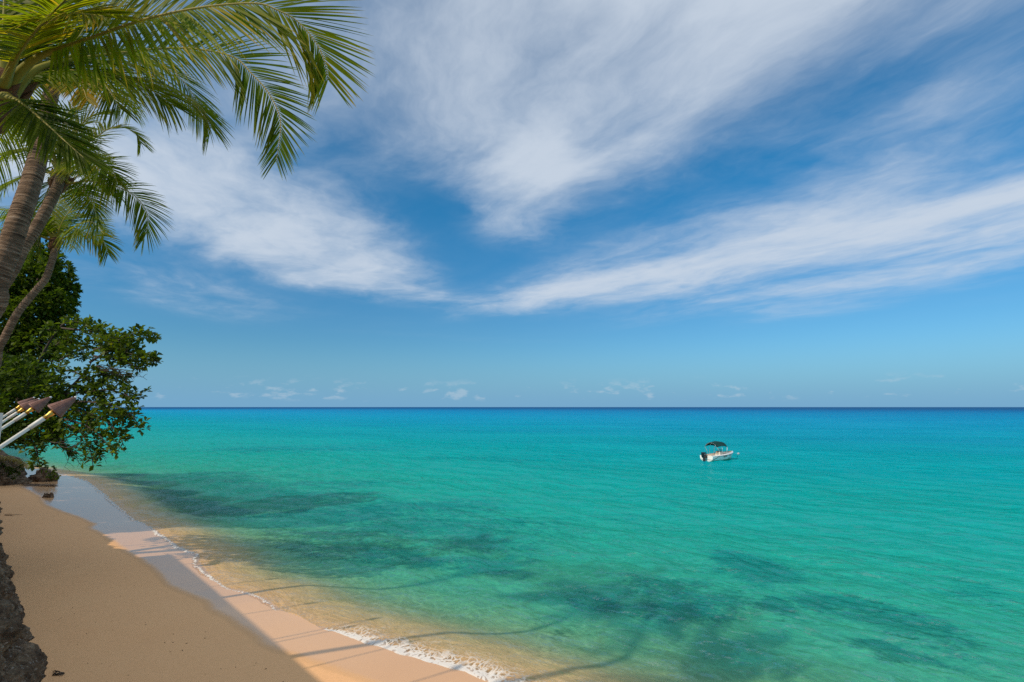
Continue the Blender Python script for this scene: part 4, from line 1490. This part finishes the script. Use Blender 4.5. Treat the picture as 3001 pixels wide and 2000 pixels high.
b.build('canopy', M_CANVAS, boat)
for xt, xb, w in ((-1.42, -.80, .022), (-.45, -.55, .018), (.52, .28, .038)):
    bb = MB()
    for sg in (-1, 1):
        bb.tube([Vector((xb, sg * .93, .74)), Vector((xb + (xt - xb) * .6, sg * .93, 1.35)), Vector((xt, sg * .87, 1.60))], w, 8)
    uu = (xt + 1.45) / 2.0
    bb.tube([Vector((xt, .87 * v, 2.18 + .12 * math.sin(math.pi * uu) - .38 * v * v - .16 * v ** 4 - .05)) for v in [k / 6 - 1 for k in range(13)]], .018, 6)
    bb.build('canopy_frame', M_STEEL, boat)
# outboard
om = MB()
prof = [(-.30, .95), (-.24, 1.06), (.14, 1.04), (.24, .92), (.22, .52), (.10, .38), (-.20, .38), (-.30, .60)]
V = []
for y, k in ((-.21, .86), (-.17, 1.0), (.17, 1.0), (.21, .86)):
    for (x, z) in prof:
        V.append(Vector((-2.74 + x * k, y, .72 + (z - .72) * k)))
n8 = 8
F_ = [(i * n8 + k, i * n8 + (k + 1) % n8, (i + 1) * n8 + (k + 1) % n8, (i + 1) * n8 + k) for i in range(3) for k in range(n8)]
F_ += [tuple(reversed(range(n8))), tuple(3 * n8 + k for k in range(n8))]
om.add(V, F_)
ob = om.build('outboard_motor', M_BLACK, boat, smooth=False)
b = MB()
b.box((-2.76, 0, .12), (.26, .16, .62))
b.box((-2.70, 0, -.25), (.20, .08, .30))
b.box((-2.84, 0, -.14), (.46, .26, .025))
b.build('drive_leg', M_BLACK, ob, smooth=False)
b = MB()
b.box((-2.50, 0, .48), (.30, .22, .30))
b.build('clamp_bracket', M_BLACK, ob, smooth=False)
b = MB()
b.box((-2.76, -.2125, .84), (.34, .004, .05))
b.build('cowl_band', M_STEEL, ob, smooth=False)
# name on the side
for sg in (-1, 1):
    cu = bpy.data.curves.new('hull_lettering', 'FONT')
    cu.body = 'TROPHY  21'
    cu.size = .30
    cu.extrude = .004
    cu.shear = .3
    cu.align_x = 'CENTER'
    cu.align_y = 'CENTER'
    cu.materials.append(M_STRIPE)
    to0 = bpy.data.objects.new('hull_lettering_curve', cu)
    lm = bpy.data.meshes.new_from_object(to0)
    bpy.data.objects.remove(to0)
    to = bpy.data.objects.new('hull_lettering', lm)
    COL.objects.link(to)
    to.parent = boat
    pA_, pB_ = gun(2, sg, .5), gun(4, sg, .62)
    mid = pA_.lerp(pB_, .48) + Vector((0, sg * .055, .02))
    ex = (pB_ - pA_).normalized() * (-sg)
    ez = (gun(3, sg, .8) - gun(3, sg, .25)).normalized()
    ey = (ez - ex * ez.dot(ex)).normalized()
    en = ex.cross(ey)
    to.matrix_local = Matrix.Translation(mid) @ Matrix((ex, ey, en)).transposed().to_4x4()

# mooring ball and line
bq = ground(738.5, 454.2)
o = link('mooring_buoy', rock_mesh('mooring_buoy', .17, .17, .17, 2, 3, .0, 2.0), M_BUOY)
o.location = (bq.x, bq.y, .07)
tag(o, 'small round grey mooring buoy floating off the bow of the boat', 'buoy')
bow_w = boat.location + Vector((math.cos(boat.rotation_euler.z), math.sin(boat.rotation_euler.z), 0)) * 2.82 + Vector((0, 0, .95))
b = MB()
mid = (bow_w + o.location) * .5 + Vector((0, 0, -.12))
ro = empty('mooring_rope', bow_w, 'thin mooring rope running from the boat bow to the buoy', 'rope')
b.tube([p - ro.location for p in catmull([bow_w, mid, o.location + Vector((0, 0, .12))], 12)[0]], .018, 5)
b.build('line', M_STEEL, ro)

# ------------------------------------------------------------------ litter on the sand
M_TWIG = mat_simple('driftwood', (0.07, 0.05, 0.035), .9)
rndL = random.Random(77)


def sand_z(x, y):
    s_, _, _ = sdist(np.array([x]), np.array([y]), SHORE)
    return float(bed_z(s_)[0])


def twig(px, py, n, size, label, seed):
    rnd = random.Random(seed)
    p = ground(px, py, .6)
    z = sand_z(p.x, p.y)
    p = ground(px, py, z)
    root = empty('driftwood_twig', (p.x, p.y, z), label, 'twig')
    b = MB()
    for k in range(n):
        a = rnd.uniform(-.5, .9) + (3.14 if rnd.random() < .3 else 0)
        q = Vector((rnd.gauss(0, size * .5), rnd.gauss(0, size * .3), .012))
        e = q + Vector((math.cos(a), math.sin(a), 0)) * size * rnd.uniform(.5, 1.3)
        b.tube([q, q.lerp(e, .5) + Vector((0, .02, .02)), e], [.014, .012, .006], 5)
    b.build('stick', M_TWIG, root)


twig(58, 673, 7, .22, 'small heap of dark twigs on the sand at the foot of the near rock', 4)
twig(8.5, 515, 4, .7, 'bare dead branch lying on the sand below the left rock', 6)
b = MB()
for k in range(90):
    px, py = rndL.uniform(30, 330), rndL.uniform(560, 682)
    if px < 40 + (py - 560) * .3 or px > 60 + (py - 530) * 1.7:
        continue
    p = ground(px, py, .5)
    z = sand_z(p.x, p.y)
    r_ = rndL.uniform(.006, .013)
    b.tube([Vector((p.x, p.y, z - .005)), Vector((p.x + rndL.uniform(-.05, .05), p.y + rndL.uniform(-.03, .03), z + .014))], [r_, r_ * .5], 5)
tag(b.build('beach_debris', M_TWIG), 'dark bits of weed and shell scattered on the sand', kind='stuff')
